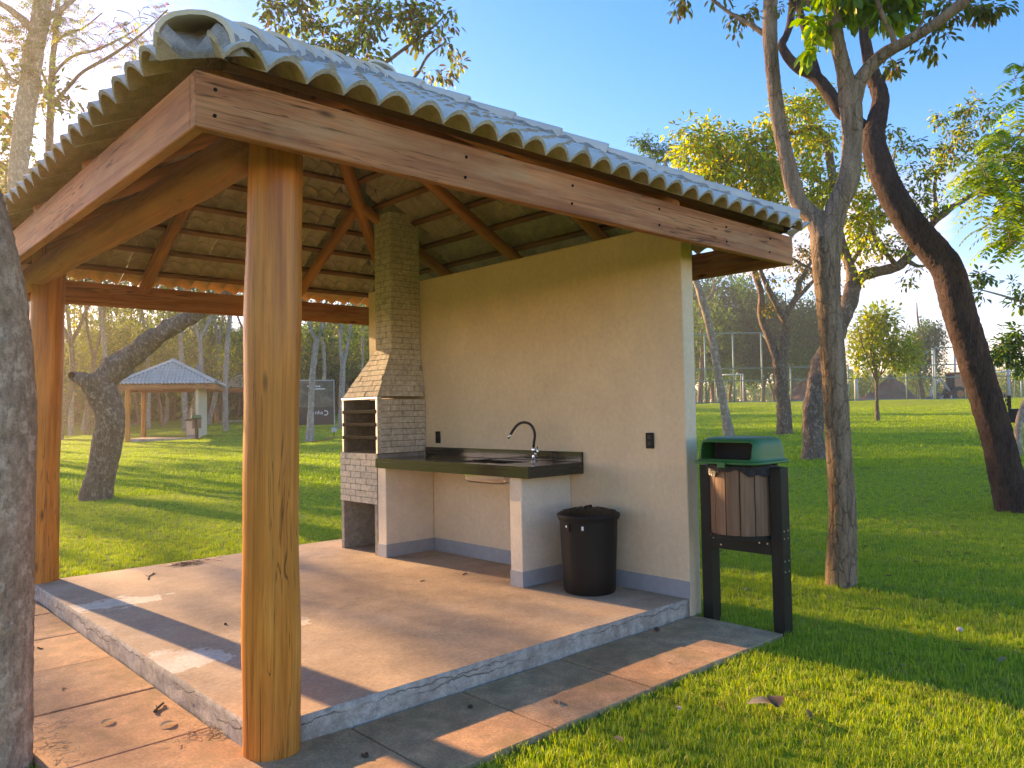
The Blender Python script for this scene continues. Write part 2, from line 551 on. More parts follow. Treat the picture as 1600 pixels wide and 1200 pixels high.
MAT['fence'] = plain('green court fence paint', (.22, .31, .25), .55, .2, .1)
MAT['wire'] = plain('green fence wire', (.07, .11, .085), .6, .3, .1)
MAT['polegrey'] = plain('pale grey pole', (.50, .51, .52), .6, 0, .08)
MAT['blueframe'] = plain('pale blue frame', (.30, .52, .58), .5, 0, .06)
MAT['orange'] = plain('weathered orange machine paint', (.60, .20, .035), .5, 0, .15)
MAT['darkglass'] = plain('dark cab glass', (.02, .025, .03), .1, 0, .05, 5, 0)
MAT['tyre'] = plain('dusty tyre', (.05, .042, .036), .9, 0, .2)
MAT['soil'] = concrete('red soil', (.40, .13, .055), (.52, .19, .085), (.58, .25, .13), .95, 1, .6)
MAT['slab'] = concrete('dusty slab screed', (.46, .295, .18), (.545, .37, .24), (.60, .455, .34), .78, .7, .3,
    spots=[(.30, 3.05, .42, .22, (.82, .72, .56), .95), (.16, 1.28, .26, .30, (.78, .70, .58), .95), (1.0, 1.55, .10, .16, (.80, .70, .56), .9),
           (.95, 1.85, .55, .35, (.28, .19, .13), .45), (.55, 2.2, .8, .3, (.40, .27, .17), .3), (2.0, 2.9, .5, .5, (.42, .29, .19), .3)], dirt=(.50, .31, .19), soft=.7)
MAT['slabside'] = concrete('raw slab edge', (.36, .30, .24), (.53, .46, .38), (.61, .55, .47), .9, 3.0, .8, None, (.20, .165, .12), crackz=.06)
MAT['paving'] = concrete('red dusty paving', (.56, .265, .13), (.66, .345, .175), (.71, .42, .235), .85, 1.2, .35, None, (.30, .19, .075))
MAT['bark_fork'] = bark('plated brown bark', (.32, .205, .13), (.48, .34, .235), (.085, .05, .032), .8)
MAT['bark_dark'] = bark('dark scorched bark', (.075, .045, .035), (.17, .10, .07), (.02, .014, .011), 1.9, True, None, 1.0)
MAT['bark_grey'] = bark('grey flaky bark', (.36, .26, .185), (.55, .42, .31), (.16, .115, .08), 1.2, False, (.64, .52, .40), .8)
MAT['bark_brown'] = bark('brown rough bark', (.20, .125, .08), (.34, .23, .155), (.06, .04, .028), 1.5, True, (.42, .33, .25))
MAT['bark_pale'] = bark('pale forest bark', (.32, .27, .215), (.50, .44, .37), (.14, .11, .085), .8, False, (.5, .47, .42), .4)
MAT['leaf'] = leafmat('leaf blade', .5, .45)
MAT['leaf_far'] = leafmat('far leaf blade', .4, .6)
MAT['grassblade'] = leafmat('grass blade', .42, .55)
MAT['twig'] = plain('dry twig bark', (.13, .09, .06), .9, 0, .2, 30, .4)
MAT['iron'].node_tree.nodes['Principled BSDF'].inputs['Specular IOR Level'].default_value = .08
for k_ in ('blackplastic', 'darkgreen'):
    MAT[k_].node_tree.nodes['Principled BSDF'].inputs['Specular IOR Level'].default_value = .28
MAT['straw'] = plain('dry straw', (.62, .49, .30), .9, 0, .2, 30, .2)

# ------------------------------------------------------------------ ground
def axis(lo, hi, fine_lo, fine_hi, fine, cuts):
    a = list(np.arange(fine_lo, fine_hi + 1e-6, fine))
    x, s = fine_lo, fine
    while x > lo:
        s *= 1.16; x -= s; a.append(x)
    x, s = fine_hi, fine
    while x < hi:
        s *= 1.16; x += s; a.append(x)
    a = [q for q in a if all(abs(q - c) > fine * .35 for c in cuts)] + list(cuts)
    return np.array(sorted(a))
PX0, PX1, PY0 = -0.72, 3.335, -0.715            # outer edges of the paving
SLAB_X1, SLAB_Y1, HS = 3.29, 4.43, 0.1193
gx = axis(-1200, 1500, -7, 15, .22, [PX0, 0.0, PX1, 3.43])
gy = axis(-1200, 1500, -7, 19, .22, [PY0, 0.0, SLAB_Y1, 6.0])
GX, GY = np.meshgrid(gx, gy, indexing='ij')
GZ = T(GX, GY)
nx, ny = len(gx), len(gy)
gi, gj = np.meshgrid(np.arange(nx - 1), np.arange(ny - 1), indexing='ij')
GF = np.stack([gi * ny + gj, (gi + 1) * ny + gj, (gi + 1) * ny + gj + 1, gi * ny + gj + 1], -1).reshape(-1, 4)
gme = fast_mesh('ground', np.stack([GX, GY, GZ], -1).reshape(-1, 3), [GF], smooth=True)

_q = at(374, 640, 66); _q[2] = float(T(_q[0], _q[1]))
FAR = [(np.array(ground_at(262, 688)[0]), rad(-27)), (_q, rad(-22))]
def paved(cx, cy):
    p = ((cx > PX0) & (cx < PX1) & (cy > PY0) & (cy < 6.0)) & ~((cx > 0) & (cy > SLAB_Y1)) 
    p |= (cx > 3.28) & (cx < 3.44) & (cy > -.05) & (cy < 4.3)
    return p
fc_x = ((GX[:-1, :-1] + GX[1:, 1:]) / 2).ravel()
fc_y = ((GY[:-1, :-1] + GY[1:, 1:]) / 2).ravel()
dist = np.hypot(fc_x - CAM[0], fc_y - CAM[1])
ang = np.degrees(np.arctan2(fc_y - CAM[1], fc_x - CAM[0]))
inview = (np.abs(ang - YAW) < 40) & (dist > 1.2) | (dist < 3.2)
free = ~paved(fc_x, fc_y)
def far_slab(cx, cy):
    r = np.zeros_like(cx, bool)
    for (p_, a_) in FAR:
        lx = (cx - p_[0]) * math.cos(-a_) - (cy - p_[1]) * math.sin(-a_)
        ly = (cx - p_[0]) * math.sin(-a_) + (cy - p_[1]) * math.cos(-a_)
        r |= (np.abs(lx) < 2.2) & (ly > -.4) & (ly < 5.2)
    return r
free &= ~far_slab(fc_x, fc_y)
patch = 0.5 + 0.5 * np.sin(fc_x * 1.9 + 2 * np.sin(fc_y * 1.1)) * np.sin(fc_y * 2.3 + 1.5 * np.sin(fc_x * .8))
dens = np.where(dist < 5, 900, np.where(dist < 9, 900 * (5 / np.maximum(dist, 5)) ** 1.6, 0.0)) * free * inview
dens = np.where((dist >= 9) & (dist < 20) & inview & free, 350 * (9 / np.maximum(dist, 9)) ** 1.8, dens) * (0.7 + .3 * patch)
dens_dry = dens * np.clip((.30 * np.sin(fc_x * 1.3 + 1.7 * np.sin(fc_y * .9 + 2)) * np.sin(fc_y * 1.7 + .6 * fc_x) + .30 * np.sin(fc_x * 4.1 + fc_y) * np.sin(fc_y * 3.3 - fc_x * .5)), 0.02, .35)
dens2 = np.where((dist >= 17) & (dist < 60) & inview & free & (fc_x + .35 * fc_y < 46), 34 * (18 / np.maximum(dist, 18)) ** 1.5, 0.0)
for nm, arr in (('density', dens), ('density_dry', dens_dry), ('density_far', dens2)):
    a = gme.attributes.new(nm, 'FLOAT', 'FACE')
    a.data.foreach_set('value', arr.astype(np.float32))

t = NT('lawn soil and turf')
v = t.coords('world')
n1 = t.noise(v, .35, 6, .6, .5)
n2 = t.noise(v, 3.2, 7, .65)
n3 = t.noise(v, 38, 5, .75)
c = t.ramp(n1, [(.3, (.18, .30, .018)), (.5, (.25, .36, .022)), (.72, (.34, .41, .030))])
c = t.mix(.7, c, t.ramp(n2, [(.25, .6), (.7, 1.25)]), 'MULTIPLY')
c = t.mix(.8, c, t.ramp(n3, [(.3, .5), (.7, 1.3)]), 'MULTIPLY')
dry = t.noise(t.coords('world', (1, 1, 1), (11, 4, 0)), .9, 7, .7, .4)
c = t.mix(t.ramp(dry, [(.56, 0.0), (.74, .65)]), c, (.34, .28, .09))
t.set(base=c, rough=.95, spec=.1)
t.bump(t.math('ADD', t.math('MULTIPLY', n3, .5), n2), .8, .06)
ground = link('ground', gme, t.m)
tag(ground, kind='structure')

def tuft_mesh(name, nb, h, spread, w, cols):
    V, F, C = [], [], []
    for i in range(nb):
        a = random.uniform(0, 6.28); r = spread * math.sqrt(random.random())
        b = Vector((r * math.cos(a), r * math.sin(a), -0.005))
        la = random.uniform(0, 6.28); lean = random.uniform(.15, .95)
        d = Vector((math.cos(la), math.sin(la), 0))
        hh = h * random.uniform(.5, 1.15)
        sd = Vector((-math.sin(la), math.cos(la), 0)) * w * random.uniform(.7, 1.2)
        p1 = b + Vector((0, 0, hh * .55)) + d * hh * .22 * lean
        p2 = b + Vector((0, 0, hh * (1 - .25 * lean))) + d * hh * .75 * lean
        k = len(V)
        V += [b - sd, b + sd, p1 - sd * .75, p1 + sd * .75, p2]
        F.append(((k, k + 1, k + 3, k + 2), (k + 2, k + 3, k + 4)))
        c_ = random.choice(cols); q = random.uniform(.75, 1.25)
        C += [tuple(x * q for x in c_)] * 5
    me = fast_mesh(name, np.array(V), [np.array([f[0] for f in F]), np.array([f[1] for f in F])], False, np.array(C))
    return me
def grass_obj(name, me, attr, seed, smin, smax, label):
    o = link(name, me, MAT['grassblade'])
    tag(o, label, 'grass', kind='stuff')
    ng = bpy.data.node_groups.new(name + ' scatter', 'GeometryNodeTree')
    ng.interface.new_socket('Geometry', in_out='INPUT', socket_type='NodeSocketGeometry')
    ng.interface.new_socket('Geometry', in_out='OUTPUT', socket_type='NodeSocketGeometry')
    N, L = ng.nodes, ng.links
    gi_ = N.new('NodeGroupInput'); go = N.new('NodeGroupOutput')
    oi = N.new('GeometryNodeObjectInfo'); oi.inputs['Object'].default_value = ground; oi.transform_space = 'RELATIVE'
    na = N.new('GeometryNodeInputNamedAttribute'); na.data_type = 'FLOAT'; na.inputs['Name'].default_value = attr
    dp = N.new('GeometryNodeDistributePointsOnFaces'); dp.distribute_method = 'RANDOM'
    dp.inputs['Seed'].default_value = seed
    L.new(oi.outputs['Geometry'], dp.inputs['Mesh'])
    L.new(na.outputs['Attribute'], dp.inputs['Density'])
    ip = N.new('GeometryNodeInstanceOnPoints')
    L.new(dp.outputs['Points'], ip.inputs['Points'])
    L.new(gi_.outputs[0], ip.inputs['Instance'])
    rv = N.new('FunctionNodeRandomValue'); rv.data_type = 'FLOAT_VECTOR'
    rv.inputs[0].default_value = (-.12, -.12, 0); rv.inputs[1].default_value = (.12, .12, 6.283)
    L.new(rv.outputs[0], ip.inputs['Rotation'])
    rs = N.new('FunctionNodeRandomValue'); rs.data_type = 'FLOAT'
    fl = [i for i in rs.inputs if i.type == 'VALUE']
    fl[0].default_value = smin; fl[1].default_value = smax
    L.new([q for q in rs.outputs if q.type == 'VALUE'][0], ip.inputs['Scale'])
    L.new(ip.outputs['Instances'], go.inputs[0])
    md = o.modifiers.new('scatter', 'NODES'); md.node_group = ng
    return o
GC = [(.20, .34, .020), (.26, .38, .024), (.17, .30, .02), (.33, .41, .03), (.37, .38, .05), (.40, .34, .13)]
grass_obj('lawn_grass', tuft_mesh('grass tuft', 13, .052, .04, .0021, GC), 'density', 3, .6, 1.25, 'short green lawn grass blades around the shelter')
grass_obj('dry_lawn_grass', tuft_mesh('dry grass tuft', 12, .040, .05, .0018, [(.42, .34, .13), (.50, .42, .20), (.34, .30, .09), (.24, .27, .06)]), 'density_dry', 9, .6, 1.2, 'dry straw-coloured blades mixed into the lawn')
grass_obj('distant_lawn_grass', tuft_mesh('distant grass tuft', 16, .065, .16, .007, GC[:5]), 'density_far', 5, .7, 1.3, 'distant lawn grass tufts running up to the court')

# ------------------------------------------------------------------ paving
pav = empty('pavement')
tag(pav, kind='structure')
G = .006
def pav_piece(x0, x1, y0, y1):
    x0 += G; x1 -= G; y0 += G; y1 -= G
    o = MB().box(x0, x1, y0, y1, -.12, random.uniform(-.003, .002)).build('paving_slab', MAT['paving'], pav, bevel=.005)
for a, b in ((.47, 1.155), (1.155, 1.92), (1.92, 2.63), (2.63, PX1)):
    pav_piece(a, b, PY0, -.004)
pav_piece(PX0, .47, PY0, -.004 + .49)
pav.children[-1].data.vertices  # corner piece runs under the near post
for a, b in ((.49, 1.27), (1.27, 2.07), (2.07, 2.86), (2.86, 3.64), (3.64, 4.42), (4.42, 5.2), (5.2, 6.0)):
    pav_piece(PX0, -.004, a, b)

# ------------------------------------------------------------------ shelter
RX0, RX1, RY0, RY1 = -.50, 4.42, -.46, 5.19
ZE, SLOPE = 2.868, .545
AN = math.atan(SLOPE); CA, SA = math.cos(AN), math.sin(AN)
LX_, LY_ = RX1 - RX0, RY1 - RY0
HALF = LX_ / 2
LS = HALF / CA
NC = 8; EXPO = LS / NC; TL = EXPO + .07
FACES = [((RX0, RY0), (1, 0), (0, 1), LX_, 14), ((RX1, RY0), (0, 1), (-1, 0), LY_, 16),
         ((RX1, RY1), (-1, 0), (0, -1), LX_, 14), ((RX0, RY1), (0, -1), (1, 0), LY_, 16)]
def face_matrix(f):
    (cx, cy), u, i_, _, _ = f
    U = Vector((u[0], u[1], 0)); V = Vector((i_[0] * CA, i_[1] * CA, SA)); N = U.cross(V)
    return Matrix(((U.x, V.x, N.x, cx), (U.y, V.y, N.y, cy), (U.z, V.z, N.z, ZE), (0, 0, 0, 1)))
def tile_bm(w, taper=True):
    """one interlocking concrete tile with two rolls, origin at its lower left"""
    seg = 12
    bm = bmesh.new()
    rows = []
    for (v_, nn) in ((0, .022), (TL, .022 * (1 - TL / EXPO))):
        top, bot = [], []
        for k in range(seg + 1):
            u_ = w * k / seg
            ph = abs(math.sin(math.pi * 2 * k / seg))
            h = .068 * ph ** .85
            top.append(bm.verts.new((u_, v_, nn + h)))
            bot.append(bm.verts.new((u_, v_, nn + h - .021)))
        rows.append((top, bot))
    (t0, b0), (t1, b1) = rows
    for k in range(seg):
        bm.faces.new((t0[k], t0[k + 1], t1[k + 1], t1[k]))
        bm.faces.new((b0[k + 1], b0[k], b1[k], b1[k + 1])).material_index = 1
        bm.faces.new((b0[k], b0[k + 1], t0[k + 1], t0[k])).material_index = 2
        bm.faces.new((t1[k], t1[k + 1], b1[k + 1], b1[k]))
    bm.faces.new((b0[0], t0[0], t1[0], b1[0])); bm.faces.new((t0[seg], b0[seg], b1[seg], t1[seg]))
    return bm
def finish_tile(bm, name):
    me = bpy.data.meshes.new(name)
    bm.to_mesh(me); bm.free()
    # smooth over the rolls, crisp at the edges
    me.polygons.foreach_set('use_smooth', [True] * len(me.polygons))
    try:
        me.set_sharp_from_angle(angle=rad(42))
    except Exception:
        pass
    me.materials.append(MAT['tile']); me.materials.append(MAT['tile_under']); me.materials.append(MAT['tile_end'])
    return me
def build_shelter(label, group):
    root = empty('picnic_shelter')
    tag(root, label, 'shelter', group)
    cache = {}
    hipv = (1 / math.sqrt(1 + CA * CA))
    for f in FACES:
        FM = face_matrix(f)
        Lu, nt = f[3], f[4]
        w = Lu / nt
        for j in range(NC):
            v0 = j * EXPO
            lo, hi = v0 * CA, Lu - v0 * CA
            for i in range(nt):
                u0, u1 = i * w, (i + 1) * w
                if u1 <= lo + .02 or u0 >= hi - .02:
                    continue
                vt = v0 + TL
                inside = (u0 >= vt * CA + .1) and (u1 <= Lu - vt * CA - .1) and vt <= LS - .03
                jz = random.uniform(-.003, .004)
                mw = FM @ Matrix.Translation((u0 + random.uniform(-.003, .003), v0 + random.uniform(-.006, .006), jz)) @ Matrix.Rotation(random.uniform(-.006, .006), 4, 'Z')
                if inside:
                    key = round(w, 4)
                    if key not in cache:
                        cache[key] = finish_tile(tile_bm(w), 'roof tile')
                    me = cache[key]
                else:
                    bm = tile_bm(w)
                    for co, no in (((-u0 + .10, -v0, 0), (-1, CA, 0)), ((Lu - u0 - .10, -v0, 0), (1, CA, 0)), ((0, LS - v0 - .05, 0), (0, 1, 0))):
                        bmesh.ops.bisect_plane(bm, geom=bm.verts[:] + bm.edges[:] + bm.faces[:], plane_co=co, plane_no=no, clear_outer=True)
                    if len(bm.faces) < 3:
                        bm.free(); continue
                    me = finish_tile(bm, 'cut roof tile')
                link('roof_tile', me, None, root, mw)
        # battens
        for j in range(NC):
            v_ = j * EXPO + .30
            a, b = v_ * CA + .03, Lu - v_ * CA - .03
            if b - a < .3 or v_ > LS - .05: continue
            p0, p1 = FM @ Vector((a, v_, -.036)), FM @ Vector((b, v_, -.036))
            board('batten', p0, p1, .055, .035, MAT['batten'], root, FM.to_3x3() @ Vector((0, 0, 1)), .003)
    # mortar beds and ridge caps
    A1, A2 = Vector((RX0 + HALF, RY0 + HALF, ZE + HALF * SLOPE)), Vector((RX0 + HALF, RY1 - HALF, ZE + HALF * SLOPE))
    corners = [Vector((RX0, RY0, ZE)), Vector((RX1, RY0, ZE)), Vector((RX1, RY1, ZE)), Vector((RX0, RY1, ZE))]
    def cap_mesh(r, L, fl):
        b = MB(); sg = 10
        V = []
        for (x, rr) in ((0, r * fl), (.03, r * fl), (L, r * .955)):
            for k in range(sg + 1):
                a = math.pi * k / sg
                ca_ = math.copysign(abs(math.cos(a)) ** .8, math.cos(a)); sa_ = abs(math.sin(a)) ** .8
                V.append((x, ca_ * rr, sa_ * rr * .82))
            for k in range(sg + 1):
                a = math.pi * k / sg
                ca_ = math.copysign(abs(math.cos(a)) ** .8, math.cos(a)); sa_ = abs(math.sin(a)) ** .8
                V.append((x, ca_ * (rr - .017), sa_ * (rr - .017) * .82 - .004))
        n = sg + 1
        F = []
        for i in range(2):
            o0, o1 = i * 2 * n, (i + 1) * 2 * n
            for k in range(sg):
                F.append((o0 + k, o0 + k + 1, o1 + k + 1, o1 + k))
                F.append((o0 + n + k + 1, o0 + n + k, o1 + n + k, o1 + n + k + 1))
            F.append((o0, o1, o1 + n, o0 + n)); F.append((o0 + sg, o0 + n + sg, o1 + n + sg, o1 + sg))
        for k in range(sg):
            F.append((k, n + k, n + k + 1, k + 1))
            o2 = 4 * n
            F.append((o2 + k, o2 + k + 1, o2 + n + k + 1, o2 + n + k))
        me = bpy.data.meshes.new('ridge tile')
        me.from_pydata(V, [], F)
        me.polygons.foreach_set('use_smooth', [True] * len(me.polygons))
        try: me.set_sharp_from_angle(angle=rad(45))
        except Exception: pass
        me.materials.append(MAT['tile'])
        return me
    capme = cap_mesh(.150, .44, 1.08)
    def cap_line(p0, p1, over):
        mw, L = along(p0, p1)
        n = max(1, round((L + over) / .375)); pit = (L + over) / n
        for k in range(n):
            mm = mw @ Matrix.Translation((-over + k * pit, random.uniform(-.004, .004), .008 + random.uniform(-.003, .003))) @ Matrix.Rotation(rad(1.3), 4, 'Y') @ Matrix.Rotation(random.uniform(-.01, .01), 4, 'Z')
            link('ridge_tile', capme, None, root, mm)
        # mortar bed
        V, F = [], []
        ns = max(4, int(L / .06))
        for q in range(ns + 1):
            x = .0 + L * q / ns
            for (yy, zz) in ((-.19, -.035), (-.165, .040), (-.085, .085), (.0, .085 - .09 * max(0, min(1, 1 - x * 5))), (.085, .085), (.165, .040), (.19, -.035)):
                V.append((x + random.uniform(-.02, .02), yy + random.uniform(-.018, .018), zz + random.uniform(-.018, .014)))
        for q in range(ns):
            for k in range(6):
                F.append((q * 7 + k, (q + 1) * 7 + k, (q + 1) * 7 + k + 1, q * 7 + k + 1))
        F.append((0, 1, 2, 3, 4, 5, 6)); F.append(tuple(ns * 7 + k for k in range(7))[::-1])
        MB().add(V, F).build('mortar', MAT['mortar'], root, smooth=True, mw=mw)
    for c_, a_ in ((corners[0], A1), (corners[1], A1), (corners[2], A2), (corners[3], A2)):
        cap_line(c_ + (a_ - c_).normalized() * .17, a_, .0)
    cap_line(A1 + Vector((0, -.1, .02)), A2 + Vector((0, .1, .02)), .0)
    # roof timbers
    dn = lambda P, off: P + Vector((0, 0, -off / CA))
    def roof_z(x, y):
        return ZE + SLOPE * min(x - RX0, RX1 - x, y - RY0, RY1 - y)
    RF = .115
    rp = lambda x, y, o=RF: (x, y, roof_z(x, y) - o / CA)
    for c_, a_ in ((corners[0], A1), (corners[1], A1), (corners[2], A2), (corners[3], A2)):
        d = (a_ - c_)
        p0 = dn(c_ + d * .105, .125); p1 = dn(a_, .125)
        log('hip_rafter', p0, p1, .068, .06, MAT['log'], root, 14, .014)
    ax, ay = RX0 + HALF, (RY0 + RY1) / 2
    log('ridge_log', dn(A1, .125), dn(A2, .125), .06, .06, MAT['log'], root, 12, .004)
    for yy in (1.22, 2.36, 3.50):
        d = min(HALF, yy - RY0, RY1 - yy)
        log('rafter', rp(RX1 - .14, yy), rp(RX1 - d, yy), .062, .052, MAT['log'], root, 14, .014)
        log('rafter', rp(RX0 + .14, yy), rp(RX0 + d, yy), .062, .052, MAT['log'], root, 14, .014)
    for xx in (1.12, 2.74):
        d = min(HALF, xx - RX0, RX1 - xx)
        log('rafter', rp(xx, RY1 - .14), rp(xx, RY1 - d), .062, .052, MAT['log'], root, 14, .014)
        log('rafter', rp(xx, RY0 + .14), rp(xx, RY0 + d), .062, .052, MAT['log'], root, 14, .014)
    # fascia boards
    fx0, fx1, fy0, fy1, fz0, fz1 = -.389, 4.314, -.353, 5.078, 2.627, 2.852
    th = .055; zc, hh = (fz0 + fz1) / 2, fz1 - fz0
    board('fascia_board', (fx0, fy0 + th / 2, zc), (fx1, fy0 + th / 2, zc), th, hh, MAT['fascia'], root, bevel=.005)
    board('fascia_board', (fx1, fy1 - th / 2, zc), (fx0, fy1 - th / 2, zc), th, hh, MAT['fascia'], root, bevel=.005)
    board('fascia_board', (fx0 + th / 2, fy1 - th - .002, zc), (fx0 + th / 2, fy0 + th + .002, zc), th, hh - .004, MAT['fascia'], root, bevel=.005)
    board('fascia_board', (fx1 - th / 2, fy0 + th + .002, zc), (fx1 - th / 2, fy1 - th - .002, zc), th, hh - .004, MAT['fascia'], root, bevel=.005)
    for xx in (.95, 1.75, 2.55, 3.35, 3.95, -.30):
        for zz in (zc - .055, zc + .05):
            nb = MB().lathe([(.008, 0), (.008, .004), (.004, .006)], 8)
            nb.build('nail_head', MAT['iron'], root, mw=Matrix.Translation((xx + random.uniform(-.02, .02), fy0, zz)) @ Matrix.Rotation(rad(90), 4, 'X'))
    # plate log and posts
    log('plate_log', (.03, .12, 2.765), (.03, 4.95, 2.765), .105, .098, MAT['log'], root, 22, .012)
    for (x, y, r, lx_, ly_) in ((.077, .030, .126, .036, -.033), (.062, 4.445, .137, .062, -.058)):
        log('post', (x, y, -.10), (x + lx_, y + ly_, 3.0), r, r * .965, MAT['post'], root, 36, .006, (0, 1, 0))
    # wall
    MB().box(3.29, 3.43, -.008, 4.246, -.1, 2.89).build('wall', MAT['wall'], root, bevel=.006)
    # skirting stripe
    MB().box(3.2865, 3.295, -.006, 1.14, HS + .001, HS + .125).box(3.2865, 3.295, 1.292, 3.058, HS + .001, HS + .125).build('skirting', MAT['skirting'], root)
    # floor slab: screed top and rough edge
    V, F = [], []
    NXs, NYs = 60, 80
    # rough outline: ring subdivided with a wobbling edge
    def edge_pts():
        pts = []
        for k in range(NXs): pts.append((SLAB_X1 * k / NXs, 0.0, 0, -1))
        for k in range(NYs): pts.append((SLAB_X1, SLAB_Y1 * k / NYs, 1, 0))
        for k in range(NXs): pts.append((SLAB_X1 * (1 - k / NXs), SLAB_Y1, 0, 1))
        for k in range(NYs): pts.append((0.0, SLAB_Y1 * (1 - k / NYs), -1, 0))
        return pts
    E_ = edge_pts(); ne = len(E_)
    lv = [(-.10, .0), (.02, .0), (.055, .0), (.085, -.002), (HS - .008, 0.0), (HS, -.010)]
    for (zz, off) in lv:
        for (x, y, nx_, ny_) in E_:
            wob = .010 * mnoise.noise(Vector((x * 5, y * 5, zz * 30))) + .006 * mnoise.noise(Vector((x * 19, y * 19, zz * 60)))
            if zz > .1: wob *= .5
            V.append((x + nx_ * (off + wob), y + ny_ * (off + wob), zz + (0 if zz < .11 else .0025 * mnoise.noise(Vector((x * 9, y * 9, 1))))))
    for j in range(len(lv) - 1):
        for k in range(ne):
            k2 = (k + 1) % ne
            F.append((j * ne + k, j * ne + k2, (j + 1) * ne + k2, (j + 1) * ne + k))
    MB().add(V, F).build('slab_edge', MAT['slabside'], root, smooth=True)
    top = V[-ne:]
    MB().add(top, [tuple(range(ne))]).build('floor_slab', MAT['slab'], root)
    return root

shelter = build_shelter('large picnic shelter with grey tiled hip roof and honey-coloured log posts, nearest the viewer', 'picnic shelters on the lawn')

# ------------------------------------------------------------------ brick barbecue
def bricks(parent, A, B, C, D, rows, blen, proud=.007, gap=.007, skip=None, mat=None, off=0.0):
    """bricks on the quad A(bottom left) B(bottom right) C(top right) D(top left), seen from outside"""
    A, B, C, D = map(Vector, (A, B, C, D))
    n = (B - A).cross(D - A).normalized()
    P = lambda s, t_: (A * (1 - s) + B * s) * (1 - t_) + (D * (1 - s) + C * s) * t_
    hgt = ((D - A).length + (C - B).length) / 2
    gv = gap / hgt / 2
    for r in range(rows):
        t0, t1 = r / rows + gv, (r + 1) / rows - gv
        wid = (P(1, (t0 + t1) / 2) - P(0, (t0 + t1) / 2)).length
        x = -blen * (.5 if (r % 2) else 0) - off
        while x < wid - .015:
            a, b = max(0, x), min(wid, x + blen)
            x += blen
            if b - a < .03: continue
            s0, s1 = (a + gap / 2) / wid, (b - gap / 2) / wid
            if a == 0: s0 = 0.0
            if b == wid: s1 = 1.0
            if skip and skip((s0 + s1) / 2 * wid, (t0 + t1) / 2 * hgt): continue
            pr = proud + random.uniform(-.002, .002)
            q = [P(s0, t0), P(s1, t0), P(s1, t1), P(s0, t1)]
            c_ = sum(q, Vector()) / 4
            fr = [(c_ + (w_ - c_) * .985) + n * pr for w_ in q]
            bk = [w_ - n * .004 for w_ in q]
            V = [v_ - c_ for v_ in bk + fr]
            MB().add([tuple(v_) for v_ in V], [(4, 5, 6, 7), (0, 1, 5, 4), (1, 2, 6, 5), (2, 3, 7, 6), (3, 0, 4, 7)]).build('brick', mat or MAT['brick'], parent, mw=Matrix.Translation(c_))
def build_bbq(label):
    r = empty('brick_barbecue', (0, 0, 0))
    tag(r, label, 'barbecue', 'brick barbecues in the shelters')
    y0, y1, xf, xb = 3.215, 3.905, 2.715, 3.284
    z0, z1, z2, z3 = HS, 1.115, 1.655, 2.165
    b = MB()
    b.box(xf, xb, y0, y0 + .055, z0, .615); b.box(xf, xb, y1 - .055, y1, z0, .615); b.box(xb - .05, xb, y0 + .055, y1 - .055, z0, .615)
    b.box(xf, xb, y0, y1, .615, z1)
    b.build('base', MAT['bbqcore'], r, bevel=.004)
    hole = lambda s, h: (.30 < s < .48 and .12 < h < .18)
    bricks(r, (xf, y1, .615), (xf, y0, .615), (xf, y0, z1), (xf, y1, z1), 8, .198, skip=hole)
    MB().box(xf - .004, xf + .01, 3.50, 3.585, .735, .80).build('ash_vent', MAT['soot'], r)
    # firebox
    a0, a1 = 3.185, 3.845
    b = MB()
    b.box(xf, xb, a0, a0 + .05, z1 + .003, z2); b.box(xf, xb, a1 - .05, a1, z1 + .003, z2); b.box(xb - .05, xb, a0 + .05, a1 - .05, z1 + .003, z2)
    b.build('firebox', MAT['soot'], r)
    bricks(r, (xf, a0, z1 + .003), (xb, a0, z1 + .003), (xb, a0, z2), (xf, a0, z2), 9, .29, .005, .006)
    # metal angle frame
    f = MB()
    f.box(xf - .014, xf + .03, a0 - .004, a0 + .026, z1 + .004, z2); f.box(xf - .014, xf + .03, a1 - .026, a1 + .004, z1 + .004, z2)
    f.box(xf - .018, xf + .03, a0 - .012, a1 + .012, z2 + .001, z2 + .024)
    f.build('metal_frame', MAT['galv'], r, bevel=.002)
    for zz in (1.255, 1.385, 1.515):
        MB().box(xf - .022, xf - .006, a0 + .012, a1 - .012, zz, zz + .034).build('skewer_rail', MAT['iron'], r, bevel=.003)
    # hood
    zt = z2 + .026
    lo = [(xf, a0), (xb, a0), (xb, a1), (xf, a1)]
    hi = [(2.935, 3.255), (xb, 3.255), (xb, 3.545), (2.935, 3.545)]
    V = [(x, y, zt) for x, y in lo] + [(x, y, z3) for x, y in hi]
    MB().add(V, [(0, 1, 5, 4), (1, 2, 6, 5), (2, 3, 7, 6), (3, 0, 4, 7), (4, 5, 6, 7)]).build('hood', MAT['bbqcore'], r)
    bricks(r, V[3], V[0], V[4], V[7], 9, .20, .006)
    bricks(r, V[0], V[1], V[5], V[4], 9, .27, .004, .005)
    # flue
    zf = 4.05
    MB().box(hi[0][0], xb, 3.255, 3.545, z3, zf).build('flue', MAT['bbqcore'], r)
    nr = 24
    zc = z3 + nr * .0585
    bricks(r, (hi[0][0], 3.545, z3 + .004), (hi[0][0], 3.255, z3 + .004), (hi[0][0], 3.255, zc), (hi[0][0], 3.545, zc), nr, .197, .007)
    bricks(r, (hi[0][0], 3.255, z3 + .004), (xb, 3.255, z3 + .004), (xb, 3.255, zc), (hi[0][0], 3.255, zc), nr, .24, .005, .006)
    MB().box(2.90, 3.30, 3.22, 3.58, zf, zf + .05).build('flue_cap', MAT['bbqcore'], r, bevel=.005)
    return r
bbq = build_bbq('cream brick barbecue with tapering hood and flue standing beside the sink counter')

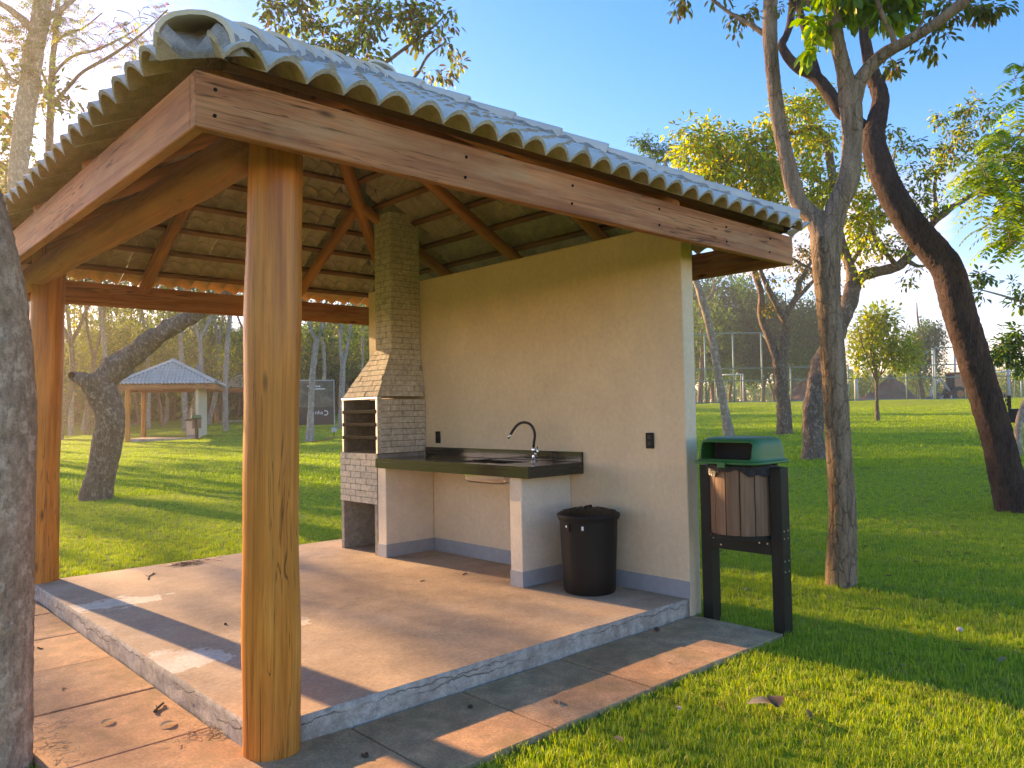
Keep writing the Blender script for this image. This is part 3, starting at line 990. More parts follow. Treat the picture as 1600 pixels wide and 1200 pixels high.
# ------------------------------------------------------------------ counter with sink
def build_counter(label):
    r = empty('sink_counter', (0, 0, 0))
    tag(r, label, 'counter', 'sink counters in the shelters')
    for (y0, y1) in ((3.062, 3.205), (1.148, 1.288)):
        p = MB().box(2.712, 3.286, y0, y1, HS + .002, 1.012).build('pier', MAT['pier'], r, bevel=.006)
        MB().box(2.708, 3.286, y0 - .0035, y1 + .0035, HS + .001, HS + .125).build('pier_skirting', MAT['skirting'], p, bevel=.002)
    # top with a cut-out for the bowl
    X = [2.652, 2.76, 3.10, 3.288]; Y = [1.004, 1.42, 1.98, 3.145]; zt, zb = 1.077, 1.047
    b = MB()
    for i in range(3):
        for j in range(3):
            if (i, j) == (1, 1): continue
            b.box(X[i], X[i + 1], Y[j], Y[j + 1], zb, zt)
    me_o = b.build('countertop', MAT['granite'], r)
    bm = bmesh.new(); bm.from_mesh(me_o.data)
    bmesh.ops.remove_doubles(bm, verts=bm.verts, dist=1e-4)
    seen = {}
    for f in bm.faces:
        seen.setdefault(tuple(round(q, 4) for q in f.calc_center_median()), []).append(f)
    bmesh.ops.delete(bm, geom=[f for fs in seen.values() if len(fs) > 1 for f in fs], context='FACES_ONLY')
    bm.to_mesh(me_o.data); bm.free()
    MB().box(2.649, 2.668, 1.001, 3.147, .985, 1.046).box(2.668, 3.286, 1.001, 1.019, .985, 1.046).build('front_apron', MAT['granite'], r, bevel=.0015)
    MB().box(3.262, 3.2875, 1.004, 3.160, 1.0785, 1.162).build('backsplash', MAT['granite'], r, bevel=.002)
    # raised drip rim around the wet area
    MB().box(2.70, 3.24, 2.02, 2.035, 1.0775, 1.082).build('drip_rim', MAT['granite'], r)
    # bowl: rounded pressed-steel basin, open on top
    b = MB()
    cx, cy, hx, hy = 2.93, 1.70, .172, .282
    prof = [(1.0, 1.046), (1.0, .97), (.97, .93), (.86, .905), (.3, .90)]
    n = 40
    V, F = [], []
    for (sc, zz) in prof:
        for k in range(n):
            a = 2 * math.pi * k / n
            V.append((cx + hx * sc * math.copysign(abs(math.cos(a)) ** .35, math.cos(a)), cy + hy * sc * math.copysign(abs(math.sin(a)) ** .35, math.sin(a)), zz))
    for j in range(len(prof) - 1):
        for k in range(n):
            F.append((j * n + k, j * n + (k + 1) % n, (j + 1) * n + (k + 1) % n, (j + 1) * n + k))
    F.append(tuple((len(prof) - 1) * n + k for k in range(n)))
    s = MB().add(V, F).build('sink_bowl', MAT['steel'], r, smooth=True)
    # tap
    fx, fy = 3.14, 1.44
    tp = MB().lathe([(.026, 0), (.026, .008), (.014, .014), (.013, .075), (.017, .08), (.017, .115), (.011, .122)], 20, (fx, fy, zt)).build('tap_body', MAT['chrome'], r, smooth=True)
    MB().tube([(fx, fy, zt + .065), (fx + .0, fy - .05, zt + .065)], .008, 10).tube([(fx, fy - .05, zt + .045), (fx, fy - .05, zt + .13)], [.010, .006], 10).build('tap_handle', MAT['chrome'], tp, smooth=True)
    arc = [(fx, fy, zt + .115), (fx - .004, fy - .012, zt + .17), (fx - .01, fy - .03, zt + .22), (fx - .02, fy - .03, zt + .27), (fx - .035, fy - .005, zt + .315), (fx - .055, fy + .05, zt + .335),
           (fx - .075, fy + .105, zt + .320), (fx - .09, fy + .15, zt + .275), (fx - .10, fy + .175, zt + .235)]
    sp = spline(arc, .02)
    MB().tube(sp, .0115, 12).build('flexible_spout', MAT['rubber'], tp, smooth=True)
    d = sp[-1] - sp[-3]; d /= np.linalg.norm(d)
    MB().tube([sp[-1], sp[-1] + d * .045], .0105, 12).build('spout_tip', MAT['chrome'], tp, smooth=True)
    return r
counter = build_counter('dark granite sink counter on two beige piers with a black swan-neck tap')

# ------------------------------------------------------------------ outlets
def outlet(yc, zc, label, sockets):
    r = MB().box(3.276, 3.2895, yc - .037, yc + .037, zc - .060, zc + .060).build('wall_outlet', MAT['blackplastic'], None, bevel=.004)
    tag(r, label, 'outlet', 'dark outlets on the beige wall')
    for (dz, k) in sockets:
        MB().lathe([(.016, 0), (.016, .003), (.010, .003), (.010, .001)], 6 if k else 16).build('socket', MAT['rubber'], r, mw=Matrix.Translation((3.276, yc, zc + dz)) @ Matrix.Rotation(rad(-90), 4, 'Y'))
outlet(2.97, 1.262, 'dark outlet plate above the counter, beside the brick barbecue', [(.0, 1)])
outlet(.315, 1.265, 'dark double outlet plate on the bare wall above the black trash can', [(.028, 0), (-.022, 1)])

# ------------------------------------------------------------------ black trash can
def trash_can():
    c = (2.995, .70, HS)
    r = empty('trash_can', (c[0], c[1], c[2]))
    tag(r, 'black ribbed plastic trash can with lid standing against the beige wall', 'trash can')
    n = 64
    prof = [(.185, .0), (.195, .012), (.203, .20), (.214, .40), (.222, .545), (.222, .55), (.232, .552), (.232, .575), (.218, .576)]
    V, F = [], []
    for (rr, zz) in prof:
        for k in range(n):
            rib = .003 if (k % 8 in (0,)) and .01 < zz < .54 else 0
            a = 2 * math.pi * k / n
            V.append(((rr + rib) * math.cos(a), (rr + rib) * math.sin(a), zz))
    for j in range(len(prof) - 1):
        for k in range(n):
            F.append((j * n + k, j * n + (k + 1) % n, (j + 1) * n + (k + 1) % n, (j + 1) * n + k))
    F.append(tuple(range(n))[::-1])
    MB().add(V, F).build('bucket', MAT['blackplastic'], r, smooth=True)
    l = MB().lathe([(.236, .566), (.242, .572), (.242, .592), (.225, .603), (.16, .624), (.09, .633), (.0, .634)], 48, cap=False).build('lid', MAT['blackplastic'], r, smooth=True)
    for k in range(10):
        a = 2 * math.pi * k / 10
        p0, p1 = (.10 * math.cos(a), .10 * math.sin(a), .632), (.215 * math.cos(a), .215 * math.sin(a), .607)
        mw, L = along(p0, p1)
        MB().box(0, L, -.008, .008, -.003, .005).build('lid_rib', MAT['blackplastic'], l, bevel=.002, mw=mw)
    MB().tube([(-.05, -.01, .630), (-.045, -.01, .648), (.045, .01, .648), (.05, .01, .630)], .008, 8).build('lid_handle', MAT['blackplastic'], l, smooth=True)
    for a in (178, 212):
        aa = rad(a)
        MB().box(.0, .02, -.024, .024, -.055, .0).build('side_grip', MAT['blackplastic'], r, bevel=.004, mw=Matrix.Translation((.219 * math.cos(aa), .219 * math.sin(aa), .535)) @ Matrix.Rotation(aa, 4, 'Z'))
    for a, w_, h_ in ((211, .016, .03), (178, .012, .016)):
        aa = rad(a)
        MB().box(.0, .002, -w_ / 2, w_ / 2, -h_, .0).build('sticker', MAT['white'], r, mw=Matrix.Translation((.2405 * math.cos(aa), .2405 * math.sin(aa), .525)) @ Matrix.Rotation(aa, 4, 'Z'))
trash_can()

# ------------------------------------------------------------------ green lidded litter bin between two posts
def litter_bin(label, mini=False):
    r = empty('litter_bin', (3.39, -.40, 0))
    tag(r, label, 'bin', 'park litter bins')
    # local: x depth (front is -x), y along
    for s in (1, -1):
        y0 = .2325 * s
        a, b_ = (y0, y0 + .085) if s > 0 else (y0 - .085, y0)
        lg = MB().box(-.053, .053, a, b_, -.15, 1.095).build('leg', MAT['darkgreen'], r, bevel=.004)
        for zz in (.40, .47, .62, .67):
            for dx in (-.03, .02):
                if s < 0:
                    MB().lathe([(.006, 0), (.006, .004)], 8).build('bolt', MAT['bolt'], lg, mw=Matrix.Translation((dx, a, zz)) @ Matrix.Rotation(rad(90), 4, 'X'))
    cb = MB().box(-.056, -.046, -.2325, .2325, .505, .605).box(.046, .056, -.2325, .2325, .505, .605).build('crossbar', MAT['darkgreen'], r, bevel=.002)
    for yy in (-.21, -.15, .15, .21):
        MB().lathe([(.006, 0), (.006, .004)], 8).build('bolt', MAT['bolt'], cb, mw=Matrix.Translation((-.056, yy, .535 + random.choice((0, .045)))) @ Matrix.Rotation(rad(-90), 4, 'Y'))
    # basket of curved slats
    R = .222
    MB().lathe([(R + .010, .605), (R + .010, .632), (R - .03, .632)], 40, cap=False).lathe([(R - .01, 1.02), (R - .01, 1.05), (R - .03, 1.05)], 40, cap=False).lathe([(.0, .612), (R, .612)], 40, cap=False).build('basket_hoop', MAT['darkgreen'], r, smooth=False)
    ns = 14
    for k in range(ns):
        a0, a1 = 2 * math.pi * (k + .035) / ns, 2 * math.pi * (k + .965) / ns
        V = []
        for zz in (.634, 1.085):
            for a in np.linspace(a0, a1, 4):
                V.append((R * math.cos(a), R * math.sin(a), zz))
            for a in np.linspace(a0, a1, 4):
                V.append(((R - .018) * math.cos(a), (R - .018) * math.sin(a), zz))
        F = []
        for i in range(3):
            F += [(i, i + 1, 8 + i + 1, 8 + i), (4 + i + 1, 4 + i, 12 + i, 12 + i + 1), (i + 1, i, 4 + i, 4 + i + 1), (8 + i, 8 + i + 1, 12 + i + 1, 12 + i)]
        F += [(0, 8, 12, 4), (3, 7, 15, 11)]
        # local X along the slat for the grain
        mw = Matrix(((0, 1, 0, 0), (0, 0, 1, 0), (1, 0, 0, 0), (0, 0, 0, 1)))
        Vl = [(z_, x_, y_) for (x_, y_, z_) in V]
        MB().add(Vl, F).build('slat', MAT['slat'], r, mw=mw)
    # liner
    n = 60
    V = []
    for (rr, zz, am) in ((R - .03, 1.10, 0), (R + .004, 1.118, .004), (R + .014, 1.10, .008), (R + .012, 1.055, .012)):
        for k in range(n):
            a = 2 * math.pi * k / n
            w_ = am * math.sin(a * 13 + 1.5 * math.sin(a * 5))
            sag = (.022 * math.sin(a * 4 + .7) + .012 * math.sin(a * 11)) if zz < 1.06 else 0
            V.append(((rr + w_) * math.cos(a), (rr + w_) * math.sin(a), zz + sag))
    F = [(j * n + k, j * n + (k + 1) % n, (j + 1) * n + (k + 1) % n, (j + 1) * n + k) for j in range(3) for k in range(n)]
    MB().add(V, F).build('bag_liner', MAT['voidblack'], r, smooth=True)
    # lid: rounded box with an opening at the front (-x)
    def ring(hx, hy, zz, pw=.32, cx=0.0, n=240):
        out = []
        for k in range(n):
            a = 2 * math.pi * (k + .5) / n
            out.append((cx + hx * math.copysign(abs(math.cos(a)) ** pw, math.cos(a)), hy * math.copysign(abs(math.sin(a)) ** pw, math.sin(a)), zz))
        return out
    n = 240
    ctl = [(.238, .246, 1.118), (.250, .262, 1.1185), (.252, .264, 1.126), (.250, .262, 1.134), (.232, .246, 1.142), (.226, .240, 1.16), (.221, .236, 1.20), (.210, .229, 1.25), (.196, .218, 1.276), (.175, .20, 1.290), (.14, .165, 1.2985), (.05, .06, 1.302)]
    levels = [tuple(q) + (0,) for q in spline(np.array(ctl), .006)]
    V = []
    for L_ in levels: V += ring(L_[0], L_[1], L_[2], .34, L_[3])
    F = []
    for j in range(len(levels) - 1):
        for k in range(n):
            k2 = (k + 1) % n
            q = (j * n + k, j * n + k2, (j + 1) * n + k2, (j + 1) * n + k)
            c_ = np.mean([V[i] for i in q], axis=0)
            if c_[0] < -.12:                          # the mouth, a rounded rectangle
                dy_, dz_ = max(0, abs(c_[1]) - .175), max(0, abs(c_[2] - 1.208) - .036)
                if math.hypot(dy_, dz_) < .022: continue
            F.append(q)
    F.append(tuple((len(levels) - 1) * n + k for k in range(n)))
    lid = MB().add(V, F).build('lid', MAT['lidgreen'], r, smooth=True)
    md = lid.modifiers.new('shell', 'SOLIDIFY'); md.thickness = .008; md.offset = -1
    MB().box(-.05, .17, -.19, .19, 1.12, 1.27).build('lid_baffle', MAT['voidblack'], lid)
    MB().box(-.275, -.255, -.03, .03, 1.095, 1.135).build('lid_latch', MAT['lidgreen'], lid, bevel=.004)
    return r
lbin = litter_bin('green lidded bin with brown slats between two dark posts beside the nearest wall end')

# ------------------------------------------------------------------ far shelters: copies
def place_copy(src, root_pos, rz, label, group=None):
    c = copy_tree(src)
    M_ = Matrix.Translation(Vector(root_pos)) @ Matrix.Rotation(rz, 4, 'Z') @ Matrix.Translation((-1.96, 0, 0))
    c.matrix_world = M_ @ src.matrix_basis
    c['label'] = label
    return c
far_names = [('second picnic shelter, seen whole across the lawn behind the bent tree trunk', 'barbecue inside the second shelter across the lawn', 'sink counter inside the second shelter across the lawn', 'green lidded litter bin in front of the white wall end of the second shelter'),
             ('farthest picnic shelter, half hidden behind the second shelter and a front post', None, None, None)]
for (p_, a_), nm in zip(FAR, far_names):
    z = float(p_[2]) - .02
    place_copy(shelter, (p_[0], p_[1], z), a_, nm[0])
    if nm[1]:
        place_copy(bbq, (p_[0], p_[1], z), a_, nm[1])
        place_copy(counter, (p_[0], p_[1], z), a_, nm[2])
        bz = place_copy(lbin, (p_[0], p_[1], z), a_, nm[3])

# ------------------------------------------------------------------ trees
def leaf_arrays(P, D, N, L, Wd, C, fold=.25, shape=6):
    D = D / (np.linalg.norm(D, axis=1)[:, None] + 1e-9)
    S_ = np.cross(D, N); S_ /= np.linalg.norm(S_, axis=1)[:, None] + 1e-9
    N = np.cross(S_, D)
    L = L[:, None]; Wd = Wd[:, None]
    if shape == 6:
        v = [P, P + D * L * .32 + S_ * Wd * .42 + N * fold * Wd * .5, P + D * L * .72 + S_ * Wd * .40 + N * (fold * Wd * .4 - L * .05), P + D * L - N * L * .16,
             P + D * L * .72 - S_ * Wd * .40 + N * (fold * Wd * .4 - L * .05), P + D * L * .32 - S_ * Wd * .42 + N * fold * Wd * .5]
        V = np.stack(v, 1).reshape(-1, 3)
        k = np.arange(len(P))[:, None] * 6
        F = np.concatenate([k + np.array([[0, 1, 2, 3]]), k + np.array([[0, 3, 4, 5]])])
        return V, F, np.repeat(C, 6, axis=0)
    v = [P, P + D * L * .5 + S_ * Wd * .5 + N * fold * Wd * .4, P + D * L, P + D * L * .5 - S_ * Wd * .5 + N * fold * Wd * .4]
    V = np.stack(v, 1).reshape(-1, 3)
    k = np.arange(len(P))[:, None] * 4
    F = np.concatenate([k + np.array([[0, 1, 2]]), k + np.array([[0, 2, 3]])])
    return V, F, np.repeat(C, 4, axis=0)
def unit(n):
    v = RNG.normal(size=(n, 3))
    return v / np.linalg.norm(v, axis=1)[:, None]
def pal(cols, n, jit=.25):
    cols = np.array(cols)
    c = cols[RNG.integers(0, len(cols), n)]
    return c * RNG.uniform(1 - jit, 1 + jit, (n, 1))
GREEN = [(.07, .15, .022), (.09, .17, .025), (.12, .19, .03), (.05, .11, .02)]
YELL = [(.46, .48, .04), (.54, .48, .035), (.34, .44, .05), (.56, .43, .03), (.24, .36, .05), (.16, .27, .05), (.36, .26, .06)]
OLIVE = [(.12, .16, .035), (.15, .17, .04), (.09, .13, .03), (.22, .19, .04), (.19, .10, .03)]
LIME = [(.20, .34, .02), (.26, .38, .022), (.32, .40, .02), (.15, .26, .02)]
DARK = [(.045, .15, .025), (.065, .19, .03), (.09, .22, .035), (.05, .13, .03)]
RUST = [(.24, .14, .05), (.17, .14, .045), (.13, .14, .035), (.32, .16, .05)]

class Tree:
    def __init__(s):
        s.wv, s.wf, s.nv = [], [], 0
        s.sk = []; s.skr = []
        s.lv, s.lf, s.lc, s.nl = [], [], [], 0
    def limb(s, P, R, sides=10, step=.08, disp=0.0, skel=True):
        """P (n,3), R (n,)"""
        PR = spline(np.column_stack([P, R]), step)
        Pn, Rn = PR[:, :3], np.maximum(PR[:, 3], .002)
        dsp = None
        if disp:
            dsp = lambda v, r: min(r, .2) * disp * (1.6 * mnoise.noise(Vector((v[0] * 6, v[1] * 6, v[2] * 2.2))) + .8 * mnoise.noise(Vector((v[0] * 17, v[1] * 17, v[2] * 7))))
        V, F = tube_arrays(Pn, Rn, sides, dsp)
        s.wv.append(V); s.wf.append(F + s.nv); s.nv += len(V)
        if skel:
            s.sk.append(Pn); s.skr.append(Rn)
        return PR
    def plate_limb(s, P, R, sides, step, cell, depth):
        """big near trunk with real bark plates: cracks sink between raised cells"""
        PR = spline(np.column_stack([P, R]), step)
        Pn, Rn = PR[:, :3], PR[:, 3]
        def dsp(v, r):
            w = Vector(v)
            q = Vector((v[0] * cell, v[1] * cell, v[2] * cell * .30))
            q = q + Vector((mnoise.noise(q * 1.1), mnoise.noise(q * 1.1 + Vector((5, 2, 1))), mnoise.noise(q * 1.1 + Vector((1, 7, 3))))) * .9
            d = mnoise.voronoi(q)[0]
            e = min((d[1] - d[0]) / .22, 1.0)
            rid = 1 - abs(mnoise.noise(Vector((v[0] * cell * .9, v[1] * cell * .9, v[2] * cell * .10)))) * 2
            msk = min(1.0, max(0.15, .6 + 1.4 * mnoise.noise(w * 5)))
            return depth * (msk * (e - .6) + .9 * (rid - .5)) + .010 * mnoise.noise(Vector((v[0] * 4, v[1] * 4, v[2] * 2))) + depth * .8 * mnoise.noise(q * 3.3)
        V, F = tube_arrays(Pn, Rn, sides, dsp)
        s.wv.append(V); s.wf.append(F + s.nv); s.nv += len(V)
        s.sk.append(Pn); s.skr.append(Rn)
    def skel(s):
        return np.concatenate(s.sk), np.concatenate(s.skr)
    def grow(s, centres, leaf_fn, rmax=.03, rmin=.004, sag=.12, bias=None, sides=5, only_from=0):
        P, R = s.skel()
        P, R = P[only_from:], R[only_from:]
        order = np.argsort([np.min(np.linalg.norm(P - c, axis=1)) for c in centres])
        for oi in order:
            c = centres[oi]
            d = np.linalg.norm(P - c, axis=1)
            k = int(np.argmin(d + RNG.uniform(0, .12, len(d)) * d.min()))
            a = P[k]; L = max(d[k], .05)
            r0 = min(rmax, R[k] * .7, .006 + .018 * L)
            m1 = a * .62 + c * .38 + unit(1)[0] * L * .13 + np.array([0, 0, sag * L])
            m2 = a * .28 + c * .72 + unit(1)[0] * L * .10 + np.array([0, 0, sag * L * .7])
            PR = s.limb(np.array([a, m1, m2, c]), np.array([r0, r0 * .7, max(rmin, r0 * .45), rmin]), sides, max(.08, L / 6), skel=False)
            P = np.concatenate([P, PR[2:, :3]]); R = np.concatenate([R, PR[2:, 3]])
            leaf_fn(s, PR[:, :3], c)
        return
    def add_leaves(s, P, D, N, L, Wd, C, fold=.25, shape=6):
        V, F, CC = leaf_arrays(P, D, N, L, Wd, C, fold, shape)
        s.lv.append(V); s.lf.append(F + s.nl); s.lc.append(CC); s.nl += len(V)
    def build(s, name, barkmat, leafm, label, cat='tree', group=None, base=None):
        base = np.asarray(base if base is not None else s.sk[0][0], float)
        r = empty(name, base)
        tag(r, label, cat, group)
        me = fast_mesh('trunk', np.concatenate(s.wv) - base, [np.concatenate(s.wf)], True)
        link('trunk', me, barkmat, r)
        if s.lv:
            me = fast_mesh('crown', np.concatenate(s.lv) - base, [np.concatenate(s.lf)], False, np.concatenate(s.lc))
            link('crown', me, leafm, r)
        return r
def sprig(cols, n=14, L=.09, asp=.45, spread=.16, droop=.35, shape=6, rosette=.5):
    """leaves around the end of a twig"""
    def f(tr, path, c):
        k = max(3, int(RNG.normal(n, n * .25)))
        tt = 1 - RNG.random(k) ** 1.5 * .45
        idx = np.clip((tt * (len(path) - 1)).astype(int), 0, len(path) - 1)
        out = unit(k)
        P = path[idx] + out * spread * RNG.random((k, 1)) ** .7
        ax = path[-1] - path[-2]; ax /= np.linalg.norm(ax) + 1e-9
        D = out * .9 + ax * rosette + np.array([0, 0, -droop])
        N = unit(k) * .5 + np.array([0, 0, 1.0])
        ln = L * RNG.uniform(.65, 1.25, k)
        C = pal(cols, k) 
        tr.add_leaves(P, D, N, ln, ln * asp, C, .3, shape)
    return f
def pinnate(cols, fronds=4, FL=.32, pairs=8, LL=.07, asp=.32, droop=.5):
    def f(tr, path, c):
        Ps, Ds, Ns, Ls, Cs = [], [], [], [], []
        for q in range(max(1, int(RNG.normal(fronds, 1)))):
            o = path[int(RNG.integers(max(0, len(path) - 3), len(path)))]
            d = unit(1)[0]; d[2] = abs(d[2]) * .4; d /= np.linalg.norm(d)
            L = FL * RNG.uniform(.7, 1.2)
            s_ = np.linspace(.18, 1, pairs)
            pts = o + d * (s_ * L)[:, None] + np.array([0, 0, -1.0]) * (droop * L * s_ ** 2)[:, None]
            tan = d - np.array([0, 0, 2 * droop]) * s_[:, None]
            tan /= np.linalg.norm(tan, axis=1)[:, None]
            sd = np.cross(tan, [0, 0, 1.0]); sd /= np.linalg.norm(sd, axis=1)[:, None] + 1e-9
            tr.limb(np.vstack([o, pts[len(pts) // 2], pts[-1]]), np.array([.0035, .003, .0015]), 3, .15, skel=False)
            col = pal(cols, 1)
            for sg in (1, -1):
                Ps.append(pts); Ds.append(sd * sg + tan * .35 + np.array([0, 0, -.3])); Ns.append(np.cross(tan, sd) + unit(pairs) * .25)
                Ls.append(LL * RNG.uniform(.8, 1.15, pairs) * (1 - .3 * np.abs(s_ - .5)))
                Cs.append(np.repeat(col, pairs, 0) * RNG.uniform(.85, 1.15, (pairs, 1)))
        Ls = np.concatenate(Ls)
        tr.add_leaves(np.concatenate(Ps), np.concatenate(Ds), np.concatenate(Ns), Ls, Ls * asp, np.concatenate(Cs), .1, 4)
    return f
def blobs(bl, depth, n, seed=None):
    """bl: (px, py, rx, ry, weight[, depth offset]) crown lobes at a depth; returns centres spread through their volume"""
    w = np.array([b[4] for b in bl], float); w /= w.sum()
    out = []
    for b, q in zip(bl, w):
        k = max(1, int(round(n * q)))
        dz = b[5] if len(b) > 5 else 0.0
        dd = depth + dz
        u = unit(k) * RNG.random((k, 1)) ** (1 / 2.4)
        c = at(b[0], b[1], dd)
        rx, ry = b[2] / FPX * dd, b[3] / FPX * dd
        out.append(c + RT * (u[:, :1] * rx) + UP * (u[:, 1:2] * ry) + FW * (u[:, 2:3] * (rx + ry) * .6))
    return np.concatenate(out)
def px_limb(pts, depth, offs=None):
    """(px, py, width px) list to points and radii; offs = depth offsets along the limb"""
    P, R = [], []
    for k, (x, y, w) in enumerate(pts):
        d = depth + (0 if offs is None else offs if np.isscalar(offs) else np.interp(k / (len(pts) - 1), np.linspace(0, 1, len(offs)), offs))
        P.append(at(x, y, d)); R.append(w / 2 / FPX * d)
    return np.array(P), np.array(R)
def flare(P, R, amt=.25):
    """sink the foot a little and widen it"""
    P = np.vstack([P[0] + np.array([0, 0, -.12]), P[0] + np.array([0, 0, .06]), P[1:] if np.linalg.norm(P[1] - P[0]) > .3 else P[2:]])
    R = np.concatenate([[R[0] * (1 + amt * 1.4), R[0] * (1 + amt)], R[len(R) - (len(P) - 2):]])
    return P, R

# 1. forked tree right of the litter bin
b0, d5 = ground_at(1315, 914)
tr = Tree()
P, R = px_limb([(1315, 914, 41), (1316, 800, 39), (1310, 700, 37), (1305, 600, 36), (1297, 500, 36), (1292, 420, 39), (1291, 372, 46)], d5)
P, R = flare(P, R, .12)
tr.plate_limb(P, R, 56, .018, 34, .006)
P, R = px_limb([(1291, 380, 40), (1276, 345, 32), (1247, 312, 25), (1229, 250, 23), (1216, 180, 22), (1206, 100, 21), (1203, 40, 20), (1207, -40, 19), (1215, -160, 15), (1200, -300, 8)], d5, [0, .12, .2, .3, .4])
tr.plate_limb(P, R, 36, .022, 34, .004)
P, R = px_limb([(1292, 380, 40), (1308, 322, 33), (1326, 280, 32), (1331, 220, 30), (1329, 165, 32), (1318, 110, 24), (1306, 50, 22), (1299, -40, 20), (1290, -170, 15), (1300, -300, 7)], d5, [0, -.1, -.15, -.25, -.4])
tr.plate_limb(P, R, 40, .022, 34, .004)
P, R = px_limb([(1329, 170, 28), (1346, 122, 21), (1380, 86, 20), (1420, 63, 18), (1470, 31, 16), (1520, -10, 14), (1580, -70, 10), (1640, -160, 6)], d5, [-.12, -.3, -.6, -.9])
tr.plate_limb(P, R, 28, .022, 34, .003)
tr.limb(*px_limb([(1197, 55, 9), (1172, 38, 7), (1148, 25, 6), (1120, 5, 5), (1080, -30, 4)], d5, [.35, .5, .7]), 8, .05, .12)
tr.limb(*px_limb([(1399, 74, 10), (1393, 50, 8), (1378, 22, 7), (1370, -10, 6), (1372, -60, 4)], d5, [-.45, -.5, -.6]), 8, .05, .12)
tr.limb(*px_limb([(1425, 60, 6), (1442, 30, 4), (1446, 5, 3)], d5, [-.6, -.6, -.7]), 6, .05, .1)
cs = blobs([(1400, 12, 48, 28, 5), (1340, -10, 60, 30, 4), (1285, 30, 22, 40, 2), (1268, 62, 16, 22, 1.6), (1360, 5, 40, 25, 3)], d5 - .3, 62)
tr.grow(cs, sprig([(.16, .30, .015), (.22, .35, .015), (.30, .36, .015), (.09, .18, .02)], 9, .13, .5, .06, .5), .010, .003)
cs = blobs([(1490, 25, 55, 35, 5, -.2), (1545, 20, 25, 25, 2, -.3), (1440, 60, 30, 25, 1.2), (1460, 80, 15, 12, .5), (1395, 108, 10, 8, .4), (1148, 40, 16, 16, .9, .6), (1178, 14, 20, 16, .9, .6), (1068, 15, 26, 26, 1.4, .8), (1120, 5, 20, 12, .6, .7), (1240, 10, 30, 25, 1)], d5, 60)
tr.grow(cs, sprig(OLIVE + RUST[:1], 11, .075, .42, .07, .55), .008, .0025)
cs = blobs([(1210, -170, 110, 90, 3), (1330, -160, 120, 90, 3), (1500, -150, 120, 70, 3), (1100, -90, 70, 50, 2), (1620, -120, 60, 60, 1)], d5, 110)
tr.grow(cs, sprig(GREEN + YELL[:2], 10, .11, .46, .09, .5), .010, .003)
tr.build('forked_tree', MAT['bark_fork'], MAT['leaf'], 'tall forked tree with cracked brown bark on the lawn right of the green lidded bin')

# 2. dark leaning tree at the right edge
b0, d6 = ground_at(1583, 798)
tr = Tree()
P, R = px_limb([(1583, 800, 46), (1560, 690, 46), (1530, 590, 46), (1503, 500, 47), (1482, 425, 46), (1464, 398, 46), (1425, 352, 42), (1392, 302, 40), (1372, 250, 37), (1364, 215, 34), (1371, 185, 28), (1376, 155, 26), (1369, 128, 24)], d6, [0, .1, .3, .5, .6])
P, R = flare(P, R, .12)
tr.plate_limb(P, R, 44, .03, 50, .009)
tr.limb(*px_limb([(1369, 132, 23), (1357, 90, 18), (1350, 40, 17), (1352, -20, 15), (1360, -120, 10), (1350, -220, 5)], d6, [.6, .6, .8]), 14, .05, .12)
tr.limb(*px_limb([(1362, 222, 26), (1340, 192, 22), (1312, 172, 21), (1296, 146, 20), (1276, 120, 19), (1245, 104, 16), (1222, 74, 13), (1228, 56, 11), (1236, 30, 12), (1238, -20, 11), (1225, -120, 7)], d6, [.6, .8, 1.0, 1.2]), 14, .05, .14)
tr.limb(*px_limb([(1278, 122, 15), (1270, 90, 11), (1262, 58, 11), (1253, 30, 11), (1247, -15, 10), (1260, -110, 6)], d6, [.95, 1.1, 1.3]), 12, .05, .14)
tr.limb(*px_limb([(1376, 134, 12), (1384, 112, 6), (1392, 104, 4), (1410, 95, 3)], d6, [.6, .5]), 7, .05, .1)
cs = blobs([(1400, 112, 10, 10, 1), (1350, -60, 90, 40, 6), (1250, -50, 60, 40, 4), (1425, -40, 50, 40, 2)], d6 + .8, 46)
tr.grow(cs, sprig(OLIVE, 11, .11, .42, .09, .5), .012, .003)
tr.build('leaning_tree', MAT['bark_dark'], MAT['leaf'], 'dark scorched tree trunk leaning and bending left at the right edge of the lawn')

# 3. yellow-crowned tree behind the forked tree
b0, d7 = ground_at(1272, 718)
tr = Tree()
P, R = px_limb([(1272, 718, 31), (1270, 670, 30), (1274, 620, 31), (1285, 570, 28), (1306, 525, 27), (1324, 482, 25), (1333, 447, 25)], d7, [0, .2, .4])
P, R = flare(P, R, .2)
tr.limb(P, R, 20, .06, .22)
tr.limb(*px_limb([(1333, 450, 20), (1328, 415, 15), (1312, 372, 14), (1304, 310, 13), (1296, 240, 12), (1288, 212, 11), (1268, 200, 8), (1240, 208, 7), (1200, 214, 6), (1150, 238, 5), (1112, 278, 4)], d7, [.4, .6, .8, .6, .2]), 12, .08, .2)
tr.limb(*px_limb([(1333, 447, 20), (1350, 430, 17), (1375, 424, 16), (1402, 416, 15), (1416, 404, 13), (1434, 386, 12), (1450, 360, 11), (1468, 338, 11), (1500, 316, 9), (1530, 300, 6), (1565, 292, 4)], d7, [.4, .2, .0, -.3]), 12, .08, .2)
tr.limb(*px_limb([(1418, 408, 8), (1436, 416, 5), (1456, 412, 3)], d7, [.05, 0]), 7, .08, .1)
tr.limb(*px_limb([(1402, 418, 9), (1390, 402, 8), (1372, 384, 6), (1362, 360, 4)], d7, [.1, .3]), 7, .08, .1)
tr.limb(*px_limb([(1460, 348, 7), (1462, 320, 6), (1460, 290, 5), (1470, 262, 4), (1490, 220, 3)], d7, [-.15, .1]), 7, .08, .1)
